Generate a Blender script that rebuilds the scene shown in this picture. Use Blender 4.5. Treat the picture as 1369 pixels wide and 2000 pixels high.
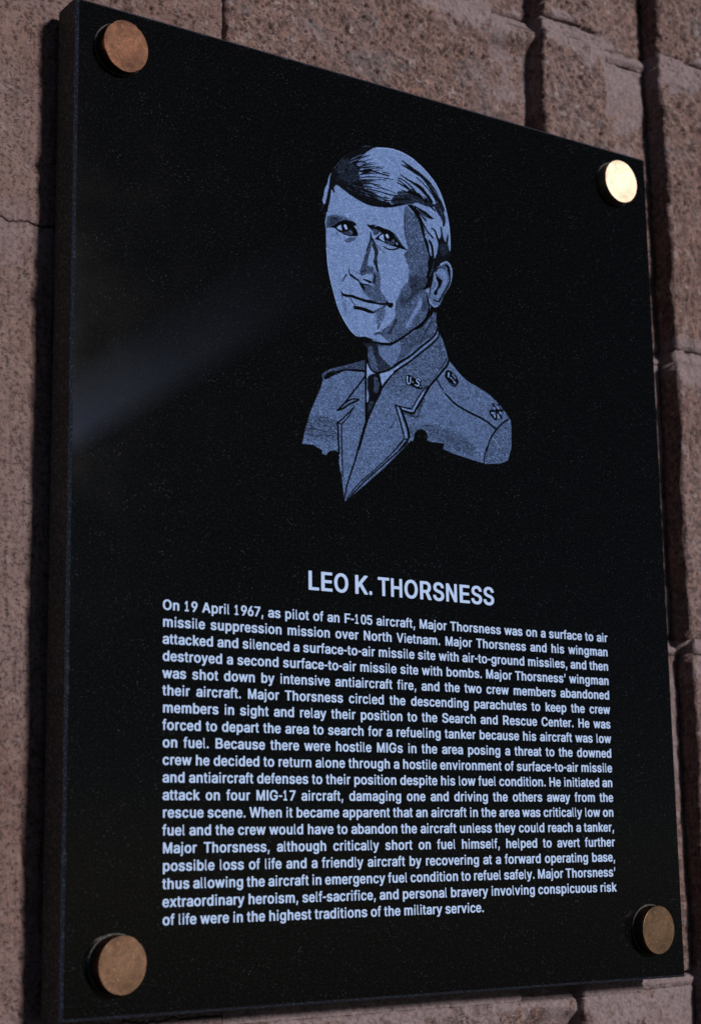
import bpy, math, random
import numpy as np
from mathutils import Matrix, Vector

for o in list(bpy.data.objects):
    bpy.data.objects.remove(o)
SC = bpy.context.scene
COL = SC.collection
# ---------------------------------------------------------------- camera
cam = bpy.data.cameras.new('camera')
cam.sensor_fit = 'HORIZONTAL'
cam.sensor_width = 24.0
cam.lens = 59.3916
cam.clip_start = 0.05
cam.clip_end = 100.0
cam.dof.use_dof = True
cam.dof.focus_distance = 1.0505
cam.dof.aperture_fstop = 9.0
camera = bpy.data.objects.new('camera', cam)
COL.objects.link(camera)
camera.matrix_world = Matrix([[0.8239913, -0.0965157, -0.5583217, -0.3955957], [-0.5664011, -0.1665787, -0.8071191, -0.834856], [-0.0151049, 0.9812931, -0.191926, 1.3219342], [0.0, 0.0, 0.0, 1.0]])
SC.camera = camera
# ---------------------------------------------------------------- light
SUN = Vector((0.32, -1.0, 0.30)).normalized()          # towards the sun
world = bpy.data.worlds.new('World')
SC.world = world
world.use_nodes = True
wn = world.node_tree
sky = wn.nodes.new('ShaderNodeTexSky')
sky.sky_type = 'NISHITA'
sky.sun_disc = False
sky.sun_elevation = math.asin(SUN.z)
sky.sun_rotation = math.atan2(SUN.x, SUN.y)
sky.air_density = 0.45
sky.dust_density = 0.1
sky.ozone_density = 1.5
bg = wn.nodes['Background']
bg.inputs[1].default_value = 0.05
wn.links.new(sky.outputs[0], bg.inputs[0])
sd = bpy.data.lights.new('sun', 'SUN')
sd.energy = 5.0
sd.angle = math.radians(8.0)
sd.color = (1.0, 0.97, 0.94)
sun = bpy.data.objects.new('sun', sd)
COL.objects.link(sun)
sun.rotation_euler = SUN.to_track_quat('Z', 'Y').to_euler()
sun.location = (0.6, -2, 2.6)
SC.view_settings.view_transform = 'Standard'
SC.view_settings.look = 'None'
SC.view_settings.exposure = -0.5
SC.view_settings.gamma = 1.0

# ---------------------------------------------------------------- helpers
W, H = 439.44, 560.0        # plaque front face, mm
TOP = 1.80               # height of the plaque's top edge, m
def wp(x, y, z):         # plaque mm (right, down, into the wall) -> metres
    return (x * .001, z * .001, TOP - y * .001)
def wpa(a):
    a = np.asarray(a, float)
    return np.stack([a[:, 0] * .001, a[:, 2] * .001, TOP - a[:, 1] * .001], 1)
def link(name, me, mat, parent=None, smooth=False):
    ob = bpy.data.objects.new(name, me)
    COL.objects.link(ob)
    if mat: me.materials.append(mat)
    if parent: ob.parent = parent
    if smooth: me.polygons.foreach_set('use_smooth', [True] * len(me.polygons))
    return ob
def mesh(name, verts, faces):
    me = bpy.data.meshes.new(name)
    me.from_pydata([tuple(map(float, v)) for v in verts], [], faces)
    me.update()
    return me
def fast_mesh(name, verts, quads):
    me = bpy.data.meshes.new(name)
    n, m = len(verts), len(quads)
    k = quads.shape[1]
    me.vertices.add(n)
    me.vertices.foreach_set('co', np.asarray(verts, np.float32).ravel())
    me.loops.add(m * k)
    me.loops.foreach_set('vertex_index', np.asarray(quads, np.int32).ravel())
    me.polygons.add(m)
    me.polygons.foreach_set('loop_start', np.arange(0, m * k, k, dtype=np.int32))
    me.update(calc_edges=True)
    return me
def attr(me, name, vals):
    a = me.attributes.new(name, 'FLOAT', 'POINT')
    a.data.foreach_set('value', np.asarray(vals, np.float32))
def thing(name, label, cat, loc=(0, 0, 0)):
    o = bpy.data.objects.new(name, None)
    COL.objects.link(o)
    o['label'] = label
    o['category'] = cat
    return o

# node shorthand
class N:
    def __init__(s, name):
        s.m = bpy.data.materials.new(name); s.m.use_nodes = True
        s.t = s.m.node_tree; s.b = s.t.nodes['Principled BSDF']
        s.co = s.t.nodes.new('ShaderNodeTexCoord').outputs['Object']
    def n(s, typ, **kw):
        q = s.t.nodes.new(typ)
        for k, v in kw.items(): setattr(q, k, v)
        return q
    def l(s, a, b): s.t.links.new(a, b)
    def mapped(s, scale, rot=(0, 0, 0)):
        q = s.n('ShaderNodeMapping'); s.l(s.co, q.inputs[0]); q.inputs['Scale'].default_value = scale
        q.inputs['Rotation'].default_value = rot
        return q.outputs[0]
    def noise(s, sc, det=4, rough=.55, vec=None):
        q = s.n('ShaderNodeTexNoise'); s.l(vec or s.co, q.inputs['Vector'])
        q.inputs['Scale'].default_value = sc; q.inputs['Detail'].default_value = det; q.inputs['Roughness'].default_value = rough
        return q.outputs['Fac']
    def voro(s, sc, feature='F1', out='Distance', vec=None):
        q = s.n('ShaderNodeTexVoronoi', feature=feature); s.l(vec or s.co, q.inputs['Vector'])
        q.inputs['Scale'].default_value = sc
        return q.outputs[out]
    def ramp(s, f, stops):
        q = s.n('ShaderNodeValToRGB'); s.l(f, q.inputs[0]); e = q.color_ramp.elements
        while len(e) < len(stops): e.new(.5)
        for el, (p, c) in zip(e, stops):
            el.position = p; el.color = (*c, 1) if isinstance(c, tuple) else (c, c, c, 1)
        return q.outputs[0]
    def mix(s, f, a, b, mode='MIX'):
        q = s.n('ShaderNodeMix', data_type='RGBA', blend_type=mode)
        for i, v in ((0, f), (6, a), (7, b)):
            if isinstance(v, (int, float)): q.inputs[i].default_value = v
            elif isinstance(v, tuple): q.inputs[i].default_value = (*v, 1)
            else: s.l(v, q.inputs[i])
        return q.outputs[2]
    def math(s, op, a, b=0.0, clamp=False):
        q = s.n('ShaderNodeMath', operation=op, use_clamp=clamp)
        for i, v in ((0, a), (1, b)):
            if isinstance(v, (int, float)): q.inputs[i].default_value = v
            else: s.l(v, q.inputs[i])
        return q.outputs[0]
    def at(s, name):
        q = s.n('ShaderNodeAttribute', attribute_name=name); return q.outputs['Fac']
    def bump(s, h, strength, dist, prev=None):
        q = s.n('ShaderNodeBump'); s.l(h, q.inputs['Height']); q.inputs['Strength'].default_value = strength
        q.inputs['Distance'].default_value = dist
        if prev: s.l(prev, q.inputs['Normal'])
        return q.outputs[0]
    def set(s, **kw):
        for k, v in kw.items():
            i = s.b.inputs[k.replace('_', ' ')]
            if isinstance(v, (int, float)): i.default_value = v
            elif isinstance(v, tuple): i.default_value = (*v, 1)
            else: s.l(v, i)
        return s.m

# ---------------------------------------------------------------- materials
def granite(name, base, fleck, rough, spec=.5, sheen_or_smear=False):
    s = N(name)
    f1 = s.ramp(s.noise(900, 2, .6), [(.52, 0.0), (.74, 1.0)])
    f2 = s.ramp(s.voro(420), [(.0, 1.0), (.20, 0.0)])
    sel = s.ramp(s.noise(60, 3), [(.45, 0.15), (.65, 1.0)])
    c = s.mix(f1, base, tuple(b * 5.5 for b in base))
    c = s.mix(s.math('MULTIPLY', f2, sel), c, fleck)
    r = s.ramp(s.noise(25, 5), [(.3, rough * .8), (.7, rough * 1.25)])
    if sheen_or_smear:   # reflected sheen painted into the base colour, a slanting streak from the left edge
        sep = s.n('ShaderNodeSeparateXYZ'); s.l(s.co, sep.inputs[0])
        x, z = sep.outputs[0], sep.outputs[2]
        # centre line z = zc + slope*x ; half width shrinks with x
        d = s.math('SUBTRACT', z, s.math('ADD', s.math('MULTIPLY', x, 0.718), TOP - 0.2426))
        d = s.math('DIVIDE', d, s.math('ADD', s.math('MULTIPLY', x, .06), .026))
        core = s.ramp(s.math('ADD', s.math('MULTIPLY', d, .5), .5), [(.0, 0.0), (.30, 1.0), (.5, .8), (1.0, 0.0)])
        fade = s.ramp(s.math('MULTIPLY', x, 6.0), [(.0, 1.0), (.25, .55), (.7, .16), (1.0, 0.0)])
        sheen = s.math('MULTIPLY', core, fade)
        sheen = s.math('MULTIPLY', sheen, s.ramp(s.noise(9, 3), [(.2, .6), (.8, 1.0)]))
        c = s.mix(s.math('MULTIPLY', sheen, .9), c, (.021, .025, .041))
    n = s.bump(s.noise(1500, 2), .04, .0002)
    return s.set(Base_Color=c, Roughness=r, Specular_IOR_Level=spec, Normal=n)
M_SLAB = granite('polished_black_granite', (.0017, .0018, .0020), (.050, .053, .068), .085, .055, sheen_or_smear=True)
M_SIDE = granite('sawn_black_granite', (.044, .042, .039), (.06, .057, .053), .7, .2)
M_BEV = granite('honed_granite_bevel', (.013, .016, .024), (.035, .04, .055), .5, .2)

def frost(name, by_attr):
    s = N(name)
    g = s.noise(1400, 2, .7)
    if by_attr:
        d = s.at('etch')
        c = s.ramp(d, [(0.0, (.0014, .0015, .0018)), (.12, (.0040, .0052, .009)), (.35, (.026, .038, .073)), (.6, (.056, .090, .190)), (.85, (.130, .205, .420)), (1.0, (.33, .45, .76))])
        r = s.ramp(d, [(0.0, .10), (.05, .12), (.12, .8)])
        sp = s.ramp(d, [(0.0, .06), (.04, .04), (.1, .0)])
        n = s.bump(g, .12, .0003)
        return s.set(Base_Color=c, Roughness=r, Specular_IOR_Level=sp, Normal=n)
    c = s.mix(s.ramp(g, [(.35, 0.0), (.7, 1.0)]), (.35, .465, .70), (.44, .56, .82))
    return s.set(Base_Color=c, Roughness=.8, Specular_IOR_Level=.15)
M_ETCH = frost('etched_frost_portrait', True)
M_LET = frost('etched_frost_lettering', False)

def bronze(name, col, rough, dark, scratch):
    s = N(name)
    tarn = s.ramp(s.noise(140, 5, .65), [(.35, 0.0), (.7, 1.0)])
    c = s.mix(tarn, col, dark)
    w1 = s.n('ShaderNodeTexWave', wave_type='RINGS'); s.l(s.mapped((1, 1, 1)), w1.inputs[0])
    w1.inputs['Scale'].default_value = 90; w1.inputs['Distortion'].default_value = 60; w1.inputs['Detail'].default_value = 3; w1.inputs['Detail Scale'].default_value = .6
    sc = s.ramp(w1.outputs['Fac'], [(.0, 0.0), (.965, 0.0), (1.0, 1.0)])
    c = s.mix(s.math('MULTIPLY', sc, .8), c, tuple(min(1, v * 1.7) for v in col))
    n = s.bump(sc, scratch * .3, .00005)
    n = s.bump(s.noise(60, 3), .05, .0002, n)
    r = s.ramp(s.noise(90, 5), [(.3, rough * .85), (.75, rough * 1.2)])
    return s.set(Base_Color=c, Metallic=1.0, Roughness=r, Normal=n)
def wallmat(name, mortar, smooth=False):
    s = N(name)
    big = s.noise(9, 4)
    med = s.noise(48, 5, .65)
    fine = s.noise(420, 4, .7)
    if mortar:
        c = s.mix(s.ramp(med, [(.35, 0.0), (.65, 1.0)]), (.17, .135, .13), (.255, .215, .22))
        c = s.mix(s.ramp(fine, [(.3, 0.0), (.75, 1.0)]), s.mix(.45, c, (.08, .06, .055)), c)
    else:
        c = s.mix(s.ramp(big, [(.4, 0.0), (.62, 1.0)]), (.165, .106, .096), (.190, .144, .143))
        c = s.mix(s.ramp(med, [(.40, 0.0), (.66, 1.0)]), c, s.mix(.5, c, (.26, .19, .17)))
        # aggregate grains, each its own tone
        vq = s.n('ShaderNodeTexVoronoi'); s.l(s.co, vq.inputs['Vector']); vq.inputs['Scale'].default_value = 300
        sepc = s.n('ShaderNodeSeparateColor'); s.l(vq.outputs['Color'], sepc.inputs[0])
        tone = s.ramp(sepc.outputs[0], [(.0, (.030, .023, .020)), (.16, (.075, .052, .047)), (.35, (.15, .092, .082)), (.6, (.19, .130, .120)), (.80, (.26, .18, .165)), (.93, (.25, .155, .11)), (.965, (.165, .172, .19)), (1.0, (.36, .33, .32))])
        c = s.mix(.22 if smooth else .55, c, tone)
        vq2 = s.n('ShaderNodeTexVoronoi'); s.l(s.co, vq2.inputs['Vector']); vq2.inputs['Scale'].default_value = 85
        sep2 = s.n('ShaderNodeSeparateColor'); s.l(vq2.outputs['Color'], sep2.inputs[0])
        pick = s.ramp(sep2.outputs[1], [(.93, 0.0), (.95, 1.0)])
        near = s.ramp(vq2.outputs['Distance'], [(.16, 1.0), (.30, 0.0)])
        t2 = s.ramp(sep2.outputs[0], [(.0, (.045, .038, .036)), (.5, (.10, .095, .10)), (.72, (.24, .125, .08)), (.86, (.19, .20, .23)), (1.0, (.50, .46, .45))])
        c = s.mix(s.math('MULTIPLY', s.math('MULTIPLY', pick, near), .4 if smooth else .8), c, t2)
        # narrow slanting pores, the shade inside them painted dark, and patches of grime
        pv = s.noise(1.0, 3, .6, s.mapped((420, 420, 1100), (0, .6, 0)))
        c = s.mix(s.ramp(pv, [(.31, .9), (.40, 0.0)]) if smooth else s.ramp(pv, [(.29, .8), (.37, 0.0)]), c, (.022, .016, .015))
        c = s.mix(s.ramp(s.noise(17, 6, .7, s.mapped((1, 1, .7))), [(.60, 0.0), (.76, .55)]), c, (.055, .040, .036))
        c = s.mix(s.ramp(fine, [(.36, 0.85), (.50, 0.0)]), c, (.035, .025, .023))
        # grey-blue lime bloom in places and mortar smeared over the edges
        c = s.mix(s.math('MULTIPLY', s.ramp(s.noise(14, 5), [(.60, 0.0), (.74, 1.0)]), .55), c, (.135, .14, .155))
        c = s.mix(s.math('MULTIPLY', s.at('sheen_or_smear'), .85), c, s.mix(s.ramp(fine, [(.35, 0.0), (.6, 1.0)]), (.175, .135, .138), (.255, .215, .228)))
    c = s.mix(1.0, c, (1.0, .92, .925), 'MULTIPLY')
    n = s.bump(s.noise(600, 4, .7), .8, .0015)
    n = s.bump(s.voro(260), .35, .0012, n)
    return s.set(Base_Color=c, Roughness=.92, Specular_IOR_Level=.2, Normal=n)
M_BLOCK = wallmat('split_face_concrete', False)
M_MORT = wallmat('mortar', True)
M_SMOOTH = wallmat('smooth_concrete', False, True)

# ---------------------------------------------------------------- wall relief (heights in mm, on a 0.7 mm map)
rng = np.random.default_rng(7)
MX0, MY0, MS = -240.0, -380.0, 0.7
MW, MH = int(1020 / MS), int(1240 / MS)
def vnoise(cell, seed):
    r = np.random.default_rng(seed)
    gw, gh = int(MW * MS / cell) + 4, int(MH * MS / cell) + 4
    g = r.random((gh, gw))
    x = np.arange(MW) * MS / cell; y = np.arange(MH) * MS / cell
    xi, yi = x.astype(int), y.astype(int)
    fx, fy = x - xi, y - yi
    fx = fx * fx * (3 - 2 * fx); fy = fy * fy * (3 - 2 * fy)
    a = g[yi][:, xi]; b = g[yi][:, xi + 1]; c = g[yi + 1][:, xi]; d = g[yi + 1][:, xi + 1]
    return (a * (1 - fx) + b * fx) * (1 - fy)[:, None] + (c * (1 - fx) + d * fx) * fy[:, None] - .5
low = vnoise(55, 1) * 3.0 + vnoise(24, 2) * 2.0
ridge = -np.abs(vnoise(19, 31)) * 4.2 - np.abs(vnoise(8.5, 32)) * 2.6 + 1.6
mid = vnoise(11, 3) * 1.7 + vnoise(5.2, 4) * 1.2 + vnoise(2.6, 5) * .8
finen = rng.normal(0, .13, (MH, MW))
pit = np.zeros((MH, MW))
for cnt, r0, r1, dep in ((70000, .5, .9, 1.5), (20000, .8, 1.5, 2.6), (800, 1.7, 3.0, 3.4)):
    px = rng.integers(6, MW - 7, cnt); py = rng.integers(6, MH - 7, cnt)
    rr = rng.uniform(r0, r1, cnt); el = rng.uniform(.6, 1.6, cnt)
    k = int(r1 * 1.6 / MS) + 1
    for dy in range(-k, k + 1):
        for dx in range(-k, k + 1):
            d2 = ((dx * MS) / (rr * el)) ** 2 + ((dy * MS) / (rr / el * .9)) ** 2
            v = dep * np.clip(1 - d2, 0, 1) ** .4
            yy = np.clip(py + dy, 0, MH - 1); xx = np.clip(px + dx, 0, MW - 1)
            np.maximum.at(pit, (yy, xx), v)
bulk_map = low + mid + finen
rough_map = bulk_map - pit
blotch = vnoise(30, 11) + vnoise(9, 12) * .7 + vnoise(3.5, 13) * .4
edge_n = vnoise(14, 21) * 3.2 + vnoise(5, 22) * 2.0
def samp(m, X, Y):
    fx = np.clip((X - MX0) / MS, 0, MW - 2); fy = np.clip((Y - MY0) / MS, 0, MH - 2)
    xi, yi = fx.astype(int), fy.astype(int); fx, fy = fx - xi, fy - yi
    return (m[yi, xi] * (1 - fx) + m[yi, xi + 1] * fx) * (1 - fy) + (m[yi + 1, xi] * (1 - fx) + m[yi + 1, xi + 1] * fx) * fy
WALL = 29.0
JOINTS = [-330.0, -103.0, 128.0, 340.0, 567.0, 790.0]
FLUTES = [(326.0, 375.5), (433.0, 491.5)]
def recess(X, Y, kind='wall'):        # depth of the vertical flutes
    if kind == 'plain': return np.zeros_like(X)
    e = samp(edge_n, X, Y)
    z = np.zeros_like(X)
    for a, b in FLUTES:
        b2 = b + 4 * np.clip((Y - 338) / 4, 0, 1)
        l = np.clip((X - (a + e * .9)) / 4, 0, 1); r = np.clip(((b2 + e * .3) - X) / 1.6, 0, 1) if (a < 400 or kind == 'wall') else 1.0
        g = 0
        for j in JOINTS:      # mortar squeezed out into the flutes at the beds
            g = np.maximum(g, np.exp(-((Y - (j + 10 + e)) / 10) ** 2) * .6 if a < 400 else np.exp(-((Y - (j + 1)) / 4) ** 2) * .22)
        z = np.maximum(z, 17.0 * (l * l * (3 - 2 * l)) * r * (1 - g))
    return z
def axis(a, b, lo, hi, fine=.75, coarse=7.0, full=False):   # dense where the plaque does not hide the wall
    out = []
    x = a
    while x < b - 1e-6:
        out.append(x)
        x += coarse if ((lo < x < hi - coarse and not full) or x < -75 and lo == 12 or x > 600 or (lo == 14 and (x < -175 or x > 640))) else fine
    out.append(b)
    return np.array(out)
JOINTS = [-330.0, -103.0, 128.0, 340.0, 567.0, 790.0]
MORT = 4.8
cells = [(-220.0, 110.5), (114.0, 489.0), (490.6, 740.0)]
wall = thing('block_wall', 'rough reddish brown fluted concrete block wall behind the black plaque', 'wall')
def relief(name, x0, x1, y0, y1, zfun, mat, parent, back=60.0):
    xs = axis(x0, x1, 12, 420, full=(y0 < 5 or y1 > 566)); ys = axis(y0, y1, 14, 545)
    X, Y = np.meshgrid(xs, ys)
    Z, sm = zfun(X, Y)
    h, w = X.shape
    if x0 < 0: Y = Y + samp(edge_n, X * 2.2, X * 0 + 50.0) * .8
    v = np.stack([X.ravel(), Y.ravel(), Z.ravel()], 1)
    idx = np.arange(h * w).reshape(h, w)
    q = np.stack([idx[:-1, :-1], idx[1:, :-1], idx[1:, 1:], idx[:-1, 1:]], -1).reshape(-1, 4)
    # skirt and back
    ring = np.concatenate([idx[0, :], idx[1:, -1], idx[-1, -2::-1], idx[-2:0:-1, 0]])
    rb = v[ring].copy(); rb[:, 2] = back
    n0 = len(v); m = len(ring)
    a = ring; b = np.roll(ring, -1); c = n0 + (np.arange(m) + 1) % m; d = n0 + np.arange(m)
    q2 = np.stack([a, b, c, d], 1)
    v = np.vstack([v, rb])
    me = fast_mesh(name, wpa(v), np.vstack([q, q2]))
    attr(me, 'sheen_or_smear', np.concatenate([sm.ravel(), np.zeros(m)]))
    return link(name, me, mat, parent)
def block_z(x0, x1, y0, y1, dz, k):
    def f(X, Y):
        e = samp(edge_n, X, Y)
        rec = recess(X, Y, 'plain' if x0 > 480 else 'open')
        base = WALL + dz + rec
        amp = np.where(rec > 6, .45, 1.0)
        z = base - (samp(bulk_map, X, Y) * k + samp(ridge, X, Y) * (k - .45) * 1.1 - samp(pit, X, Y)) * amp
        dy = np.minimum(Y - y0, y1 - Y); dx = np.minimum(X - x0, x1 - X)
        rnd = 1.0 if x0 > 0 else .25
        dx = np.where((rec > 4) | (x0 < 0), 50, dx)
        ed = np.minimum(dy, dx) + e * .5 * rnd
        z = z + 2.4 * rnd * np.clip(1 - ed / (2.6 * rnd), 0, 1.5) ** 2
        t = samp(blotch, X, Y)
        low_side = Y - y0
        sm = np.clip((14 + 26 * t - low_side) / 7, 0, 1) + np.clip((5 + 16 * t - (y1 - Y)) / 5, 0, 1)
        sm = np.where(rec > 4, np.clip(sm + np.clip((70 + 160 * t - low_side) / 40, 0, .8), 0, 1), sm)
        sm = np.clip(sm, 0, 1)
        if x1 < 200: sm = sm * .5
        z = z - samp(pit, X, Y) * amp * .6 * sm + samp(mid, X, Y) * .4 * amp * sm          # smears fill the pores
        return np.minimum(z, 58), sm
    return f
for ci in range(5):
    for bi, (x0, x1) in enumerate(cells):
        mj = MORT if bi else .5
        if bi == 0 and ci == 3: continue
        y0 = JOINTS[ci] + mj; y1 = JOINTS[ci + (2 if bi == 0 and ci == 2 else 1)] - mj
        k = (.7, 1.35, 1.35)[bi]
        if ci >= 3: x0 += 4.0 * (bi == 2); x1 += 4.0 * (bi == 1)
        dz = (rng.uniform(-.5, .5), rng.uniform(-.3, .3), rng.uniform(-.8, .4))[bi]
        relief('concrete_block', x0, x1, y0, y1, block_z(x0, x1, y0, y1, dz, k), M_SMOOTH if bi == 0 else M_BLOCK, wall)
def mort_z(X, Y):
    e = samp(edge_n, X, Y)
    z = WALL + np.where(X < 111, .2, 1.1) + recess(X, Y) - samp(rough_map, X, Y) * .55 + samp(blotch, X, Y) * 1.6
    jy = np.zeros_like(Y)
    for j in JOINTS:
        top = np.clip(1 - np.abs(Y - (j - MORT + .8 + e * .35)) / 1.1, 0, 1)
        jy = np.maximum(jy, top * np.clip(samp(blotch, X * .5 + 90, Y * .5 + 60) * 5 + np.where(X < 111, -1.2, .6), 0, 1))
    sm = np.where(X < 111, np.clip(.05 + samp(blotch, X, Y) * .6, 0, .3), .9)
    return np.minimum(z + 6 * jy, 57), sm
for j in JOINTS[1:-1]:
    relief('mortar_bed', 110.6, 740, j - MORT - .3, j + MORT + .3, mort_z, M_BLOCK, wall, 59.0)
for a, b in ((110.2, 114.3),):
    for ci in range(5):
        relief('mortar_joint', a, b, JOINTS[ci] + MORT + .4, JOINTS[ci + 1] - MORT - .4, lambda X, Y: (WALL + 4.6 - samp(rough_map, X, Y) * .5 + (a > 400) * 3, np.ones_like(X)), M_MORT, wall, 58.5)

# ---------------------------------------------------------------- plaque slab
plaque = thing('memorial_plaque', 'polished black granite plaque with etched portrait and lettering, held by four bronze caps', 'plaque')
BV, TH = 1.6, 23.4
def ring(x0, y0, x1, y1, z): return [(x0, y0, z), (x1, y0, z), (x1, y1, z), (x0, y1, z)]
def build_slab():
    n = 140
    r = random.Random(9)
    inner, outer = [], []
    ci = [(0, 0), (W, 0), (W, H), (0, H)]
    co = [(-BV, -BV), (W + BV, -BV), (W + BV, H + BV), (-BV, H + BV)]
    nr = [(0, 1), (-1, 0), (0, -1), (1, 0)]
    for i in range(4):
        for t in range(n):
            f = t / n
            a, b = ci[i], ci[(i + 1) % 4]; c, d = co[i], co[(i + 1) % 4]
            e = r.uniform(-.07, .07) if t else 0
            if t and r.random() < .035: e += r.uniform(.25, .8)
            inner.append((a[0] + (b[0] - a[0]) * f + nr[i][0] * e, a[1] + (b[1] - a[1]) * f + nr[i][1] * e, 0.0))
            outer.append((c[0] + (d[0] - c[0]) * f, c[1] + (d[1] - c[1]) * f, BV))
    m = 4 * n
    face = mesh('slab', [wp(*p) for p in inner], [tuple(range(m - 1, -1, -1))])
    bev = mesh('bevel', [wp(*p) for p in inner + outer], [(j, (j + 1) % m, m + (j + 1) % m, m + j) for j in range(m)])
    # sawn sides, faintly wavy at the back
    pts = []
    per = [(-BV, -BV), (W + BV, -BV), (W + BV, H + BV), (-BV, H + BV)]
    r = random.Random(3)
    loop = []
    for i in range(4):
        a, b = per[i], per[(i + 1) % 4]
        for t in range(n): loop.append((a[0] + (b[0] - a[0]) * t / n, a[1] + (b[1] - a[1]) * t / n))
    m = len(loop)
    wav = 0
    V = [wp(x, y, BV) for x, y in loop]
    for i, (x, y) in enumerate(loop):
        wav = wav * .93 + r.uniform(-.12, .12)
        V.append(wp(x, y, TH + (wav if i % n else 0)))
    F = [(i, (i + 1) % m, m + (i + 1) % m, m + i) for i in range(m)]
    F.append(tuple(m + i for i in range(m)))
    side = mesh('slab_edge', V, F)
    return face, bev, side
f_, b_, s_ = build_slab()
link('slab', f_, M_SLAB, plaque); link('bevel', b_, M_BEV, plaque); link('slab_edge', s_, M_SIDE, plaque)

# ---------------------------------------------------------------- caps
def cap_mesh(r, h, seed, nicks):
    rr = random.Random(seed)
    n = 96
    rad = [(r, 0.0), (r, -h + .22), (r - .04, -h + .07), (r - .16, -h)]
    dn = [0.0] * n
    for _ in range(nicks):
        c = rr.randrange(n); d = rr.uniform(.15, .45)
        for o_ in (-1, 0, 1): dn[(c + o_) % n] = max(dn[(c + o_) % n], d * (1 if o_ == 0 else .4))
    V, F = [], []
    for k, (q, z) in enumerate(rad):
        for i in range(n):
            a = i / n * math.tau
            rq = q - (dn[i] if k >= 1 else 0)
            V.append((rq * math.cos(a) * .001, z * .001, rq * math.sin(a) * .001))
    for k in range(3):
        for i in range(n): F.append((k * n + i, k * n + (i + 1) % n, (k + 1) * n + (i + 1) % n, (k + 1) * n + i))
    c0 = len(V)
    for fr in (.8, .55, .3):
        for i in range(n):
            a = i / n * math.tau
            V.append((r * fr * math.cos(a) * .001, -(h + .004) * .001, r * fr * math.sin(a) * .001))
    prev = 3 * n
    for k in range(3):
        for i in range(n): F.append((prev + i, prev + (i + 1) % n, c0 + k * n + (i + 1) % n, c0 + k * n + i))
        prev = c0 + k * n
    V.append((0, -(h + .005) * .001, 0))
    for i in range(n): F.append((prev + i, prev + (i + 1) % n, len(V) - 1))
    me = mesh('screw_cap', V, F)
    me.polygons.foreach_set('use_smooth', [i < n for i, f in enumerate(F)])
    return me
def dent(me, r, h, spots):
    return me
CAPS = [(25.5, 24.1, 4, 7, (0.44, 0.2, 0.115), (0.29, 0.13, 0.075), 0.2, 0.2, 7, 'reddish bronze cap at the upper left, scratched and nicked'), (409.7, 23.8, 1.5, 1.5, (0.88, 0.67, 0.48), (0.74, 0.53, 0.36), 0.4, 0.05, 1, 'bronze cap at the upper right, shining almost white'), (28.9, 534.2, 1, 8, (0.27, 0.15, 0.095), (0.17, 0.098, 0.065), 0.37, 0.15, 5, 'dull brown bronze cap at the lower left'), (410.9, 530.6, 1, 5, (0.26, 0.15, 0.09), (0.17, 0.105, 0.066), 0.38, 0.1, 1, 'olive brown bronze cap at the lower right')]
for i, (x, y, tx, tz, col, dark, rough, scr, nicks, lab) in enumerate(CAPS):
    mt = bronze('bronze_cap', col, rough, dark, scr)
    ob = link('screw_cap', cap_mesh(15.1, 7.0, 40 + i, nicks), mt, plaque)
    ob.location = wp(x, y, -.25)
    ob.rotation_euler = (math.radians(tx), 0, math.radians(tz))
    ob['label'] = lab
    # thin washer under the cap
    n = 64
    V = []
    for q, z in ((15.9, 0.0), (15.7, -.3), (14.0, -.3)):
        V += [(q * math.cos(a / n * math.tau) * .001, z * .001, q * math.sin(a / n * math.tau) * .001) for a in range(n)]
    F = [(k * n + j, k * n + (j + 1) % n, (k + 1) * n + (j + 1) % n, (k + 1) * n + j) for k in range(2) for j in range(n)]
    w = link('washer', mesh('washer', V, F), M_SIDE, plaque)
    w.location = wp(x, y, 0)
    # spacer between slab and wall
    V = [(8 * math.cos(a / 24 * math.tau) * .001, z * .001, 8 * math.sin(a / 24 * math.tau) * .001) for z in (TH - .2, WALL + 3) for a in range(24)]
    F = [(j, (j + 1) % 24, 24 + (j + 1) % 24, 24 + j) for j in range(24)]
    sp = link('spacer', mesh('spacer', V, F), M_SIDE, plaque)
    sp.location = wp(x, y, 0)

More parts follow.
